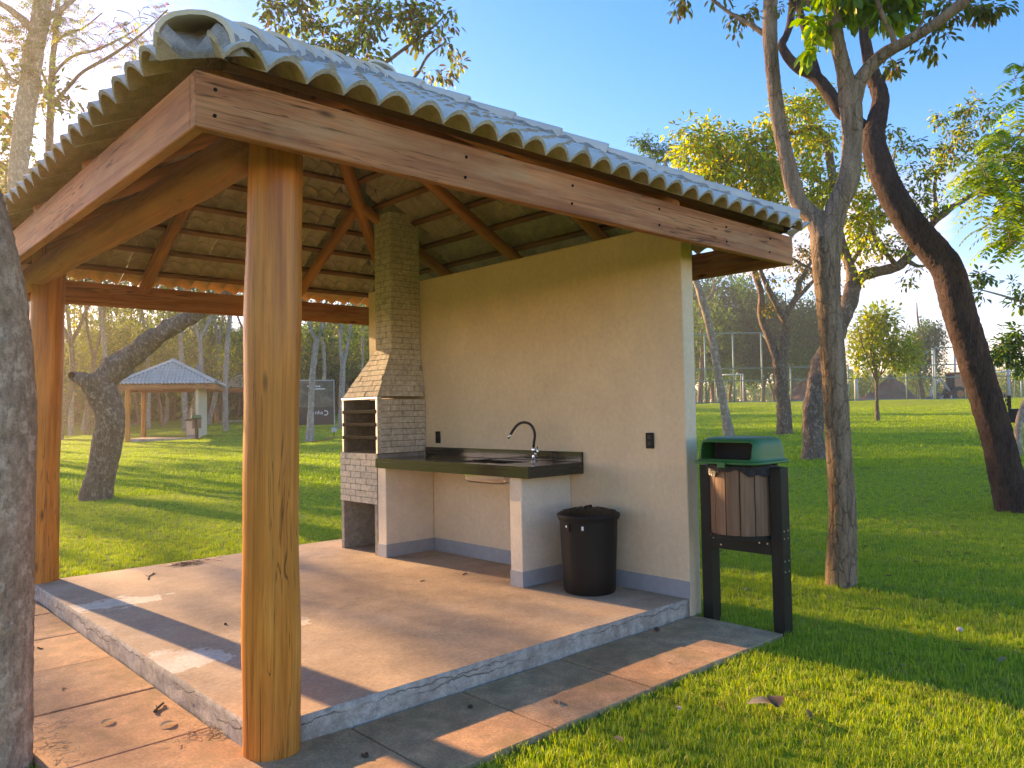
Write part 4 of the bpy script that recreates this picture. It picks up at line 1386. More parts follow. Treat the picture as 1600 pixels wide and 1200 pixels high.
tr.limb(*px_limb([(1304, 320, 8), (1290, 290, 7), (1240, 270, 6), (1180, 262, 4), (1120, 300, 3)], d7, [.8, 1.4, 1.6]), 7, .08, .1)
tr.limb(*px_limb([(1328, 415, 8), (1350, 380, 6), (1372, 330, 5), (1390, 280, 4), (1400, 230, 3)], d7, [.6, 1.0]), 7, .08, .1)
tr.limb(*px_limb([(1324, 482, 10), (1305, 455, 7), (1280, 430, 5), (1240, 405, 4), (1180, 370, 3)], d7, [.5, 1.0]), 7, .08, .1)
yb = [(1090, 215, 50, 30, 4), (1130, 250, 70, 55, 8), (1090, 265, 50, 30, 4), (1180, 240, 60, 55, 7), (1150, 300, 80, 35, 5), (1230, 270, 60, 60, 7), (1270, 210, 40, 40, 4), (1210, 320, 60, 40, 5), (1265, 160, 40, 24, 2.4), (1235, 180, 40, 24, 2.2), (1290, 300, 40, 60, 4), (1340, 300, 30, 60, 4), (1360, 345, 35, 35, 2.5), (1330, 380, 40, 25, 1.8)]
cs = blobs(yb, d7 + .6, 430)
tr.grow(cs, sprig(YELL, 30, .125, .52, .24, .45), .018, .004)
cs = blobs([(1420, 260, 40, 50, 4), (1395, 215, 30, 25, 2), (1440, 300, 35, 40, 3), (1405, 320, 30, 35, 2.5), (1490, 205, 40, 40, 4), (1530, 180, 35, 35, 3), (1520, 240, 40, 40, 3.5), (1470, 250, 30, 40, 2.5), (1545, 215, 25, 35, 2), (1390, 385, 35, 25, 2.6), (1415, 370, 25, 20, 1.6), (1420, 435, 18, 14, .8), (1350, 420, 14, 20, .7), (1370, 400, 20, 20, 1), (1460, 330, 20, 14, .8)], d7 - .2, 190)
tr.grow(cs, sprig(OLIVE + YELL[:3] + GREEN[:2], 17, .11, .5, .17, .45), .014, .003)
tr.build('yellow_tree', MAT['bark_brown'], MAT['leaf'], 'broad tree with yellowing crown and knobbly trunk standing just behind the forked tree')

# 4. Y-shaped tree near the court
b0, d8 = ground_at(1226, 678)
tr = Tree()
P, R = px_limb([(1226, 678, 21), (1224, 630, 20), (1220, 585, 21), (1218, 565, 22)], d8); P, R = flare(P, R, .25)
tr.limb(P, R, 16, .08, .2)
tr.limb(*px_limb([(1217, 572, 14), (1208, 545, 12), (1198, 520, 11), (1190, 495, 11), (1189, 460, 10), (1182, 435, 9), (1172, 405, 6), (1160, 370, 4)], d8, [0, .4, .8]), 10, .1, .15)
tr.limb(*px_limb([(1220, 572, 16), (1226, 540, 14), (1228, 510, 14), (1222, 492, 12), (1210, 470, 10), (1198, 445, 8), (1188, 420, 6), (1185, 380, 4)], d8, [0, -.3, -.6]), 10, .1, .15)
tr.limb(*px_limb([(1228, 505, 11), (1232, 485, 9), (1245, 462, 9), (1250, 440, 8), (1262, 420, 7), (1275, 390, 5), (1290, 350, 3)], d8, [-.2, -.5]), 8, .1, .15)
tr.limb(*px_limb([(1238, 474, 8), (1256, 455, 7), (1270, 440, 6), (1290, 420, 4), (1310, 400, 3)], d8, [-.3, .2]), 8, .1, .15)
cs = blobs([(1230, 430, 50, 30, 5), (1180, 410, 40, 25, 3), (1270, 400, 40, 35, 4), (1240, 390, 60, 30, 4), (1205, 485, 18, 12, .8), (1310, 430, 20, 40, 1.5)], d8, 130)
tr.grow(cs, sprig(RUST + OLIVE, 14, .12, .5, .2, .4), .02, .004)
tr.build('fork_trunk_tree', MAT['bark_brown'], MAT['leaf'], 'slender tree with warm brown trunk splitting in a Y before the court fence')

# 5. thin leaning tree beside the wall end
b0, d9 = ground_at(1138, 681)
tr = Tree()
P, R = px_limb([(1139, 681, 15), (1131, 635, 13), (1119, 565, 12), (1106, 500, 12), (1094, 458, 11), (1082, 420, 10), (1068, 350, 9), (1050, 290, 7), (1035, 240, 4)], d9, [0, 0, .5]); P, R = flare(P, R, .2)
tr.limb(P, R, 12, .1, .15)
cs = blobs([(1000, 225, 18, 16, 2), (1010, 245, 25, 14, 2), (1035, 235, 25, 20, 2), (1060, 250, 30, 30, 2), (1050, 300, 50, 40, 2)], d9 + .6, 75)
tr.grow(cs, sprig(GREEN, 20, .13, .5, .22, .4), .02, .004)
tr.build('thin_leaning_tree', MAT['bark_grey'], MAT['leaf'], 'thin grey tree leaning left beside the end of the beige wall')

# 6. young tree on the bank
b0, d10 = ground_at(1371, 658)
tr = Tree()
P, R = px_limb([(1371, 658, 6), (1370, 620, 5), (1369, 585, 5), (1366, 555, 4), (1362, 520, 3)], d10); P, R = flare(P, R, .3)
tr.limb(P, R, 8, .2, .1)
for dx in (-14, -7, 6, 14, 22):
    tr.limb(*px_limb([(1370, 612 - abs(dx), 3), (1370 + dx * .5, 580, 2.5), (1370 + dx * 1.6, 540, 2), (1370 + dx * 2.2, 505, 1)], d10, [0, dx * .08]), 6, .3)
cs = blobs([(1365, 525, 38, 34, 6), (1395, 550, 34, 30, 4), (1345, 560, 22, 24, 2), (1415, 560, 22, 20, 1.5), (1375, 500, 24, 16, 2)], d10, 240)
tr.grow(cs, sprig([(.26, .32, .03), (.34, .36, .03), (.18, .26, .03), (.42, .36, .03)], 17, .20, .5, .5, .3, 4), .03, .006)
tr.build('young_tree', MAT['bark_brown'], MAT['leaf_far'], 'small round yellow-green tree with thin stems on the bank before the court')

# 7. slender trunk at the right edge of the frame
b0, d12 = ground_at(1590, 711)
tr = Tree()
P, R = px_limb([(1590, 711, 11), (1587, 690, 11), (1592, 665, 11), (1598, 640, 10), (1612, 600, 9), (1618, 540, 8), (1625, 470, 6), (1618, 400, 4)], d12); P, R = flare(P, R, .2)
tr.limb(P, R, 10, .1, .15)
tr.limb(*px_limb([(1625, 480, 5), (1600, 472, 4), (1560, 460, 3), (1530, 452, 2), (1512, 446, 1.5)], d12, [0, -.5]), 6, .1)
tr.limb(*px_limb([(1618, 540, 5), (1596, 528, 4), (1575, 530, 3), (1560, 540, 2)], d12, [0, .4]), 6, .1)
cs = blobs([(1525, 440, 20, 12, 2), (1545, 430, 16, 14, 2), (1530, 465, 18, 14, 1.5), (1580, 445, 24, 30, 3), (1590, 480, 14, 12, 1)], d12, 30)
tr.grow(cs, sprig(GREEN + OLIVE[:1], 10, .13, .5, .12, .4), .012, .003)
cs = blobs([(1580, 540, 30, 26, 4), (1560, 555, 16, 16, 1), (1600, 570, 20, 20, 2), (1586, 525, 14, 10, 1)], d12 + .3, 60)
tr.grow(cs, sprig(GREEN + DARK[:1], 16, .13, .5, .2, .4), .012, .003)
tr.build('edge_tree', MAT['bark_grey'], MAT['leaf'], 'slim grey tree with dark green sprays cut off by the right edge, by the bench')

# 8. feathery lime tree reaching in from the right
tr = Tree()
dl = 9.5
P0 = at(1720, 700, dl); P0[2] = float(T(P0[0], P0[1]))
P = np.array([P0 + np.array([0, 0, -.1]), at(1715, 560, dl), at(1705, 420, dl), at(1695, 280, dl), at(1690, 120, dl), at(1680, -40, dl)])
tr.limb(P, np.array([.16, .13, .12, .10, .08, .04]), 14, .08, .15)
for pts in ([(1697, 300, 9), (1660, 280, 7), (1610, 282, 5), (1560, 290, 4), (1530, 300, 3)], [(1692, 200, 8), (1650, 180, 6), (1610, 190, 4), (1580, 230, 3)], [(1700, 380, 8), (1650, 370, 6), (1600, 372, 4), (1572, 386, 2)], [(1690, 120, 7), (1640, 100, 5), (1600, 100, 3)]):
    tr.limb(*px_limb(pts, dl, [0, -.3]), 7, .1, .1)
cs = blobs([(1550, 270, 50, 30, 5), (1570, 240, 40, 30, 4), (1525, 280, 25, 24, 2), (1580, 320, 35, 30, 3), (1560, 345, 24, 28, 2), (1590, 200, 20, 30, 2), (1595, 130, 18, 30, 2), (1590, 370, 20, 30, 2), (1605, 280, 20, 60, 3), (1650, 240, 50, 120, 5)], dl - .2, 96)
tr.grow(cs, pinnate(LIME, 3, .42, 9, .11, .34, .7), .010, .003)
tr.build('feathery_tree', MAT['bark_grey'], MAT['leaf'], 'feathery lime green foliage reaching in at the right edge, its trunk out of frame')

# 9. bent tree on the left lawn, crown above the shelter roof
b0, d3 = ground_at(150, 780)
tr = Tree()
P, R = px_limb([(150, 780, 42), (158, 740, 42), (168, 690, 43), (172, 650, 43), (160, 615, 46), (152, 595, 48)], d3); P, R = flare(P, R, .18)
tr.plate_limb(P, R, 36, .05, 30, .012)
tr.limb(*px_limb([(155, 600, 40), (172, 582, 40), (205, 556, 34), (250, 522, 28), (300, 494, 22), (350, 462, 19), (400, 400, 17), (440, 320, 15), (480, 220, 13), (520, 140, 10), (545, 95, 7), (565, 40, 4)], d3, [0, .3, .6, 1.0]), 20, .07, .22)
tr.limb(*px_limb([(158, 612, 36), (140, 598, 26), (118, 588, 18), (112, 586, 12)], d3, [0, -.2]), 14, .06, .22)
tr.limb(*px_limb([(500, 180, 8), (560, 130, 7), (600, 100, 6), (640, 70, 5), (668, 50, 4), (700, 20, 2)], d3, [.8, .6]), 8, .08, .12)
tr.limb(*px_limb([(560, 150, 7), (620, 140, 6), (650, 118, 5), (668, 88, 4), (690, 70, 2.5)], d3, [.7, .3]), 8, .08, .12)
tr.limb(*px_limb([(470, 250, 8), (455, 160, 6), (440, 90, 5), (430, 40, 3)], d3, [.8, 1.2]), 8, .08, .12)
cs = blobs([(425, 20, 26, 28, 2.5), (470, 30, 30, 34, 3), (520, 50, 40, 40, 4), (570, 30, 40, 34, 4.5), (560, 80, 40, 22, 2.5), (620, 20, 44, 26, 3.5), (650, 55, 28, 24, 2.6), (660, 10, 30, 20, 2.4), (520, -10, 70, 20, 4)], d3 + .6, 150)
tr.grow(cs, sprig(OLIVE + GREEN[:2] + YELL[2:3], 15, .15, .5, .2, .55), .02, .004)
cs = blobs([(700, 60, 28, 40, 3), (715, 90, 16, 20, 1.4), (700, 125, 14, 14, 1.4), (670, 120, 16, 10, .8), (712, 30, 16, 20, 1)], d3 + .3, 26)
tr.grow(cs, sprig(OLIVE + YELL[:2] + RUST[:1], 10, .14, .45, .14, .6), .012, .003)
tr.build('bent_tree', MAT['bark_brown'], MAT['leaf'], 'grey tree with a sharply bent trunk on the left lawn before the second shelter')

# 10. thick grey trunk cut off by the left edge
tr = Tree()
d1 = 3.42
P, R = px_limb([(-14, 1225, 112), (-12, 1100, 110), (-10, 900, 106), (-6, 700, 108), (-14, 500, 100), (-30, 390, 96), (-55, 300, 92), (-95, 200, 86), (-150, 60, 80), (-210, -100, 70), (-240, -300, 55)], d1, [0, 0, .05, .2, .3])
P[0][2] = -.12
tr.plate_limb(P, R, 72, .016, 38, .006)
cs = at(-240, -330, d1 + .3) + unit(26) * np.array([1.1, 1.1, .7])
tr.grow(cs, sprig(GREEN, 12, .1, .45, .12, .5), .02, .004)
tr.build('large_tree', MAT['bark_grey'], MAT['leaf'], 'thick flaky grey trunk beside the paving, cut off by the left edge')

# 11. trees rising behind the left eaves
tr = Tree()
b0, d2 = ground_at(48, 738)
P, R = px_limb([(48, 738, 16), (50, 650, 15), (50, 560, 15), (48, 470, 15), (36, 380, 18), (28, 300, 20), (32, 230, 20), (42, 160, 21), (52, 90, 20), (64, 20, 19), (76, -60, 16), (90, -200, 8)], d2); P, R = flare(P, R, .2)
R = np.where(np.arange(len(R)) > 3, R * 1.35, R)
tr.limb(P, R, 16, .12, .12)
tr.limb(*px_limb([(50, 45, 14), (25, 22, 11), (0, 5, 9), (-40, -20, 6)], d2, [0, -.6]), 8, .1, .1)
tr.limb(*px_limb([(62, 30, 12), (90, 18, 9), (118, -4, 7), (150, -40, 5)], d2, [0, .5]), 8, .1, .1)
tr.limb(*px_limb([(30, 130, 7), (14, 120, 6), (0, 92, 5), (-20, 70, 4)], d2, [0, .4]), 7, .1, .1)
cs = blobs([(10, 30, 26, 24, 2), (40, 60, 30, 30, 2), (20, 110, 24, 40, 2), (60, 130, 20, 30, 1.5), (100, 30, 40, 30, 2), (90, 80, 20, 40, 1), (40, -20, 80, 30, 3)], d2, 80)
tr.grow(cs, pinnate(OLIVE + GREEN[:2], 4, .55, 8, .13, .34, .5), .014, .003)
tr.build('feathery_trunk_tree', MAT['bark_grey'], MAT['leaf'], 'thick dark trunk with feathery leaves rising past the left eaves of the shelter')
tr = Tree()
d2b = d2 + 3
P0 = at(74, 700, d2b); P0[2] = float(T(P0[0], P0[1]))
P, R = px_limb([(74, 640, 13), (76, 500, 12), (78, 380, 12), (77, 260, 12), (79, 180, 11), (82, 100, 9), (88, 40, 8), (92, -40, 5)], d2b)
P = np.vstack([P0 + np.array([0, 0, -.1]), P]); R = np.concatenate([[R[0] * 1.3], R])
tr.limb(P, R, 12, .12, .12)
tr.limb(*px_limb([(79, 168, 7), (105, 138, 6), (130, 112, 5), (160, 95, 5), (190, 76, 4), (225, 50, 3), (262, 15, 2)], d2b, [0, -.8]), 8, .1, .1)
tr.limb(*px_limb([(80, 120, 6), (98, 100, 5), (118, 86, 4), (150, 78, 4), (185, 62, 3), (215, 45, 2)], d2b, [0, .6]), 7, .1, .1)
tr.limb(*px_limb([(83, 70, 5), (105, 52, 4), (130, 44, 3), (160, 20, 2)], d2b, [0, 1]), 6, .1, .1)
tr.limb(*px_limb([(77, 140, 5), (64, 110, 4), (58, 96, 3)], d2b, [0, .3]), 6, .1, .1)
tr.limb(*px_limb([(86, 50, 5), (100, 10, 4), (112, -30, 3)], d2b, [0, .3]), 6, .1, .1)
for k in range(46):                                   # bare hanging twigs
    x = RNG.uniform(90, 260); y = RNG.uniform(-10, 100)
    p, q = RNG.uniform(-40, 40), RNG.uniform(-10, 45)
    tr.limb(*px_limb([(x, y, 1.6), (x + p * .5, y + q * .4 - 6, 1.2), (x + p, y + q, .8)], d2b, RNG.uniform(-.8, .8)), 4, .15, skel=False)
cs = blobs([(150, 40, 60, 40, 4), (200, 50, 45, 30, 3), (180, 80, 30, 20, 1.5), (120, 60, 40, 30, 2), (225, 60, 25, 24, 1.4), (190, 100, 30, 18, 1), (240, 20, 30, 24, 1.4), (70, 110, 24, 30, 1), (205, 118, 16, 10, .7), (110, 145, 14, 10, .6), (130, 175, 16, 10, .7), (210, 88, 14, 10, .8)], d2b, 74)
tr.grow(cs, pinnate(OLIVE + YELL[:3] + [(.24, .08, .03)], 3, .42, 8, .105, .34, .5), .012, .003)
tr.build('branchy_tree', MAT['bark_brown'], MAT['leaf'], 'thin branching tree with sparse feathery leaves against the bright sky above the left eaves')

# ------------------------------------------------------------------ forest
def forest_variant(kind, h, crown_r, cols, nleaf, trunk_r, leaf=.34, bare=.45, seed=0, forks=1):
    """a mesh pair (trunk, crown) with its foot at the origin"""
    tr = Tree()
    rr = np.random.default_rng(seed)
    lean = rr.uniform(-.06, .06, 2)
    n = 7
    s_ = np.linspace(0, 1, n)
    fk = .42 if forks > 1 else .8
    P = np.stack([lean[0] * h * s_ + .18 * np.sin(s_ * 5 + rr.uniform(0, 6)), lean[1] * h * s_ + .18 * np.sin(s_ * 4 + rr.uniform(0, 6)), s_ * h * fk - .2], 1)
    tr.limb(P, trunk_r * (1.25 - .45 * s_), 9, .35, .15)
    top = P[-1]
    for k in range(forks if forks > 1 else 3):
        a = rr.uniform(0, 6.28) if forks < 2 else k * math.pi + rr.uniform(-.4, .4)
        st = top if forks > 1 else P[int(rr.integers(3, n))]
        sp_ = h * rr.uniform(.08, .14)
        e = st + np.array([math.cos(a) * sp_, math.sin(a) * sp_, h * rr.uniform(.35, .5) if forks > 1 else h * rr.uniform(.12, .3)])
        m_ = (st + e) / 2 + np.array([math.cos(a) * sp_ * .35, math.sin(a) * sp_ * .35, -.1])
        tr.limb(np.array([st, m_, e]), trunk_r * np.array([.7, .55, .25]), 7, .35, .12)
    nc = int(nleaf / 16)
    lob = rr.uniform(-1, 1, (7, 3)) * np.array([crown_r * .75, crown_r * .75, h * (1 - bare) * .36]) + np.array([0, 0, h * (bare + (1 - bare) * .52)])
    pick = rr.integers(0, 7, nc)
    u = unit(nc) * RNG.random((nc, 1)) ** .45
    cs = lob[pick] + u * np.array([crown_r * .5, crown_r * .5, h * (1 - bare) * .28])
    P_, R_ = tr.skel()
    sprf = sprig(cols, 16, leaf, .5, leaf * 1.9, .35, 4)
    tr.grow(cs[:nc // 3], sprf, .05, .01, sides=4)
    for c in cs[nc // 3:]:
        sprf(tr, np.array([c - [0, 0, .3], c]), c)
    tm = fast_mesh('forest trunk', np.concatenate(tr.wv), [np.concatenate(tr.wf)], True)
    cm = fast_mesh('forest crown', np.concatenate(tr.lv), [np.concatenate(tr.lf)], False, np.concatenate(tr.lc))
    return tm, cm
BACKLIT = [(.24, .27, .03), (.32, .30, .03), (.15, .20, .03), (.11, .15, .03)]
VARS = {
    'pale': [forest_variant('pale', 13, 2.6, BACKLIT, 1500, .15, .30, .50, 1, 2), forest_variant('pale', 14, 2.4, BACKLIT, 1500, .14, .30, .55, 2, 1), forest_variant('pale', 12, 2.8, GREEN + BACKLIT, 1500, .13, .30, .45, 3, 2)],
    'dark': [forest_variant('dark', 13, 3.8, DARK, 8000, .2, .42, .22, 4, 1), forest_variant('dark', 11, 3.6, DARK + GREEN[:1], 7500, .2, .42, .2, 5, 2), forest_variant('dark', 12, 3.9, GREEN, 8000, .22, .42, .24, 6, 1)],
    'leafy': [forest_variant('leafy', 13, 3.6, BACKLIT + OLIVE, 4200, .16, .26, .5, 14, 2), forest_variant('leafy', 12, 3.4, OLIVE + GREEN, 4200, .16, .26, .48, 15, 1),
              forest_variant('leafy', 11, 3.6, BACKLIT + OLIVE[:2], 3600, .11, .30, .26, 16, 2), forest_variant('leafy', 10, 3.4, GREEN + BACKLIT[:2], 3600, .11, .30, .22, 17, 1)],
    'scrub': [forest_variant('scrub', 6, 2.6, BACKLIT + LIME[:1], 1500, .08, .30, .1, 7, 2), forest_variant('scrub', 5, 2.4, GREEN + BACKLIT, 1500, .08, .30, .08, 8, 2)],
}
for k, vs in VARS.items():
    for tm, cm in vs:
        tm.materials.append(MAT['bark_pale' if k == 'pale' else 'bark_brown'])
        cm.materials.append(MAT['leaf_far'])
def plant(kind, px, py=None, depth=None, var=0, sc=1.0, label='', group='', name='forest_tree', rz=None, xy=None):
    if xy is not None:
        p = np.array([xy[0], xy[1], 0.0])
    elif depth is None:
        p, _ = ground_at(px, py)
    else:
        p = at(px, 640, depth)
    z = float(T(p[0], p[1]))
    tm, cm = VARS[kind][var % len(VARS[kind])]
    r = empty(name, (p[0], p[1], z - .05), RNG.uniform(0, 6.28) if rz is None else rz)
    r.scale = (sc, sc, sc * RNG.uniform(.95, 1.1))
    tag(r, label, 'tree', group)
    link('trunk', tm, None, r); link('crown', cm, None, r)
    return r
G1 = 'pale trunked trees at the edge of the left wood'
pale = [(113, 52, 1), (132, 60, 0), (165, 50, 1), (205, 66, 2), (232, 58, 1), (283, 50, 1), (299, 46, 0), (327, 62, 0), (354, 48, 1), (381, 50, 2), (432, 56, 0), (508, 60, 1), (560, 60, 2), (20, 50, 0), (255, 70, 2), (415, 64, 1)]
PL = {113: 'pale trunk in the wood just right of the far left post', 132: 'pale trunk in the wood left of the bent tree stub', 165: 'pale trunk rising behind the bend of the bent tree', 205: 'pale trunk seen through the left half of the second shelter',
      232: 'pale trunk seen through the middle of the second shelter', 283: 'pale trunk left of the counter inside the second shelter', 299: 'pale trunk close behind the counter of the second shelter', 327: 'pale trunk above the right hip of the second shelter',
      354: 'pale trunk between the second and the farthest shelter', 381: 'pale trunk at the left edge of the near front post', 508: 'pale trunk rising above the dark billboard', 560: 'pale trunk behind the barbecue hood'}
for k, (x, d) in enumerate(((100, 57), (150, 66), (190, 58), (215, 74), (250, 60), (275, 78), (310, 70), (340, 64), (372, 76), (400, 60), (455, 72), (475, 66), (515, 76), (545, 70), (575, 78), (610, 66), (60, 64))):
    plant('leafy', x, depth=d, var=2 + k % 2, sc=RNG.uniform(.85, 1.05), label='leafy yellow-green tree filling the backlit wood', group='leafy trees inside the left wood')
for k, (x, d, v_) in enumerate(pale):
    plant('pale', x, depth=d, var=v_, sc=RNG.uniform(.9, 1.1), label=PL.get(x, 'slender pale-trunked tree in the backlit wood beyond the left lawn'), group=G1)
for (x, y, v_, sc) in ((-3.5, 36, 0, 1.0), (0.2, 45, 1, 1.0), (-7.5, 33, 2, 1.0), (3.5, 52, 0, 1.05), (-12, 42, 1, 1.0), (-1.5, 58, 2, 1.1)):
    plant('pale', 0, xy=(x, y), var=v_, sc=sc, label='slender pale-trunked tree on the sunny side of the wood, left of the view', group='trees left of the view')
# two nearer pale forked trees seen between the front post and the barbecue
for (x, y, pts1, pts2, lab) in (
    (484, 690, [(484, 690, 11), (486, 640, 9.5), (488, 590, 9), (493, 545, 9), (496, 530, 8)], [[(496, 532, 7), (486, 515, 5), (480, 490, 4), (470, 450, 3)], [(496, 532, 7), (504, 510, 5), (508, 480, 4), (520, 430, 3)]], 'pale forked trunk standing in front of the dark billboard'),
    (533, 670, [(533, 670, 10), (534, 625, 9), (535, 590, 8.5), (536, 565, 8.5)], [[(535, 567, 6), (532, 540, 5), (533, 505, 4.5), (536, 450, 3)], [(537, 567, 6), (543, 540, 5), (548, 505, 4.5), (556, 450, 3)]], 'pale forked trunk just right of the dark billboard, beside the barbecue hood')):
    b0, dd = ground_at(x, y)
    tr = Tree()
    P, R = px_limb(pts1, dd); P, R = flare(P, R, .2)
    tr.limb(P, R, 12, .15, .12)
    for pp in pts2:
        tr.limb(*px_limb(pp, dd, [0, .5]), 8, .15, .1)
    cs = blobs([(x + 10, 440, 50, 40, 3), (x - 10, 400, 60, 40, 3), (x + 20, 520, 30, 16, .6)], dd + .5, 60)
    tr.grow(cs, sprig(GREEN + BACKLIT, 18, .22, .5, .35, .35, 4), .02, .006)
    tr.build('pale_forked_tree', MAT['bark_pale'], MAT['leaf_far'], lab)
G2 = 'dark trees closing the wood behind the left lawn'
k = 0
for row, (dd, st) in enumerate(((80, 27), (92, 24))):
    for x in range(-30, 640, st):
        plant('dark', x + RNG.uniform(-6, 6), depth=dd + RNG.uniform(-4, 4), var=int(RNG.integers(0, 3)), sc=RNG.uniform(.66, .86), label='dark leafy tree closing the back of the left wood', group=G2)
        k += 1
G3 = 'dense dark trees behind the court goal'
for (x, d, v_, sc) in ((1070, 96, 0, 1.0), (1095, 84, 2, 1.1), (1118, 92, 0, 1.2), (1140, 100, 1, 1.05), (1165, 88, 0, 1.0), (1192, 94, 1, 1.05), (1218, 90, 0, .95), (1243, 84, 1, .95), (1262, 88, 0, .85), (1282, 92, 1, .75), (1106, 110, 1, 1.1), (1160, 112, 2, 1.0), (1210, 112, 1, .95), (1262, 112, 2, .8)):
    plant('dark', x, depth=d, var=v_, sc=sc, label='dense dark green tree behind the white goal and the court fence', group=G3)
plant('dark', 1442, depth=92, var=2, sc=.88, label='bushy mid-green tree standing alone behind the court, right of the young tree', name='bushy_tree')
G4 = 'low scrub trees beyond the dirt mounds'
for k in range(26):
    plant('scrub', 1290 + k * 14 + RNG.uniform(-6, 6), depth=RNG.uniform(112, 150), var=int(RNG.integers(0, 2)), sc=RNG.uniform(.8, 1.25), label='low yellow-green scrub tree beyond the dirt mounds', group=G4, name='scrub_tree')
G5 = 'bushy trees behind the left eaves'
for (x, d, sc) in ((-14, 25, .92), (14, 52, 1.25), (-20, 34, .8), (12, 38, .85), (60, 42, .9), (100, 46, .9), (135, 52, .9)):
    plant('leafy', x, depth=d, var=int(d) % 2, sc=sc * 1.1, label='leafy green tree filling in behind the left eaves', group=G5, name='leafy_tree')
# far treeline as one mass
P, D, N = [], [], []
n = 26000
aa = RNG.uniform(rad(YAW - 52), rad(YAW + 50), n)
rr = RNG.uniform(170, 240, n)
X, Y = CAM[0] + rr * np.cos(aa), CAM[1] + rr * np.sin(aa)
hgt = 5.5 + 2.2 * np.sin(aa * 37) + 1.5 * np.sin(aa * 91 + 1)
Z = T(X, Y) + hgt * RNG.random(n) ** .8
V, F, CC = leaf_arrays(np.stack([X, Y, Z], 1), unit(n), unit(n), RNG.uniform(.8, 1.8, n), RNG.uniform(.6, 1.2, n), pal(GREEN + DARK, n), .2, 4)
tag(link('far_treeline', fast_mesh('far treeline', V, [F], False, CC), MAT['leaf_far']), 'far belt of green treetops along the horizon', 'treeline', kind='stuff')
# leafy undergrowth closing the wood on the left
n = 24000
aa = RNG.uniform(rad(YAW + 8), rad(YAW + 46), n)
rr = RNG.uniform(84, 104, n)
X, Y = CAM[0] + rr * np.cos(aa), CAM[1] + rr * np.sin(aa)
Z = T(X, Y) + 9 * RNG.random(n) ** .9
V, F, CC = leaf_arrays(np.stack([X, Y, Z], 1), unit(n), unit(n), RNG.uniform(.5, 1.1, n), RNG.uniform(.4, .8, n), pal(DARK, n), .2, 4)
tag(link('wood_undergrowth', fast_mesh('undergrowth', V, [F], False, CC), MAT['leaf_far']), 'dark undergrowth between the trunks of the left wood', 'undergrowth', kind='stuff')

# ------------------------------------------------------------------ court with fence, goal, lamps
def gz(x, y): return float(T(x, y))
A_, dA = ground_at(1086, 633); B_, dB = ground_at(1640, 634)
dfe = 54.0
A_ = at(1060, 632, dfe + 1); A_[2] = gz(A_[0], A_[1])
B_ = at(1650, 634, dfe - 1); B_[2] = gz(B_[0], B_[1])
def court_fence():
    r = empty('court_fence', A_)
    tag(r, 'tall green wire fence with posts and rails round the sports court', 'fence')
    d = B_ - A_; L = np.linalg.norm(d[:2]); d = d / L
    n = 13
    px_h = lambda p: 3.0
    poles = []
    for k in range(n + 1):
        p = A_ + d * L * k / n
        z = gz(p[0], p[1]); p = np.array([p[0], p[1], z])
        s = k / n
        h = 4.9 if s < .30 else (2.45 if s < .66 else (2.45 if s < .9 else 2.45))
        if .66 < s < .80: h = 3.6
        poles.append((p, h))
        MB().tube([p - A_ - [0, 0, .3], p - A_ + [0, 0, h]], .06, 8).build('fence_post', MAT['fence'], r, smooth=True)
    for (pa, ha), (pb, hb) in zip(poles[:-1], poles[1:]):
        for f_ in (2.42, 1.55, .06):
            MB().tube([pa - A_ + [0, 0, f_], pb - A_ + [0, 0, f_]], .045, 6).build('fence_rail', MAT['fence'], r, smooth=True)
        if ha > 2.5 or hb > 2.5:
            MB().tube([pa - A_ + [0, 0, ha], pb - A_ + [0, 0, hb]], .05, 6).build('fence_rail', MAT['fence'], r, smooth=True)
        # chain-link wires
        V, F = [], []
        seg = np.linalg.norm((pb - pa)[:2]); h_ = min(ha, hb) if min(ha, hb) > 2.5 else 2.4
        stp = .20
        w_ = .006
        for sgn in (1, -1):
            for c0 in np.arange(-h_, seg + h_, stp):
                # line x = c0 + sgn*z
                z0, z1 = 0.05, h_
                xa, xb = c0 + sgn * z0, c0 + sgn * z1
                if sgn < 0: xa, xb = c0 + h_ - z0, c0 + h_ - z1
                za, zb = z0, z1
                if max(xa, xb) < 0 or min(xa, xb) > seg: continue
                def clipx(xx, zz, xo, zo):
                    if xx < 0: return 0.0, zz + (zo - zz) * (0 - xx) / (xo - xx)
                    if xx > seg: return seg, zz + (zo - zz) * (seg - xx) / (xo - xx)
                    return xx, zz
                na, za2 = clipx(xa, za, xb, zb); nb_, zb2 = clipx(xb, zb, xa, za)
                u = (pb - pa) / seg
                q0 = pa - A_ + u * na + np.array([0, 0, za2]); q1 = pa - A_ + u * nb_ + np.array([0, 0, zb2])
                k_ = len(V)
                V += [q0 - [0, 0, w_], q0 + [0, 0, w_], q1 + [0, 0, w_], q1 - [0, 0, w_]]
                F.append((k_, k_ + 1, k_ + 2, k_ + 3))
        MB().add(V, F).build('wire_mesh', MAT['wire'], r)
    # stepped-down braces where the tall panel ends
    for (ka, kb) in ((3, 4),):
        (pa, ha), (pb, hb) = poles[ka], poles[kb]
    return poles
poles = court_fence()
dirf = (B_ - A_); dirf /= np.linalg.norm(dirf)
perp = np.array([-dirf[1], dirf[0], 0]); perp /= np.linalg.norm(perp)
if perp @ FW < 0: perp = -perp
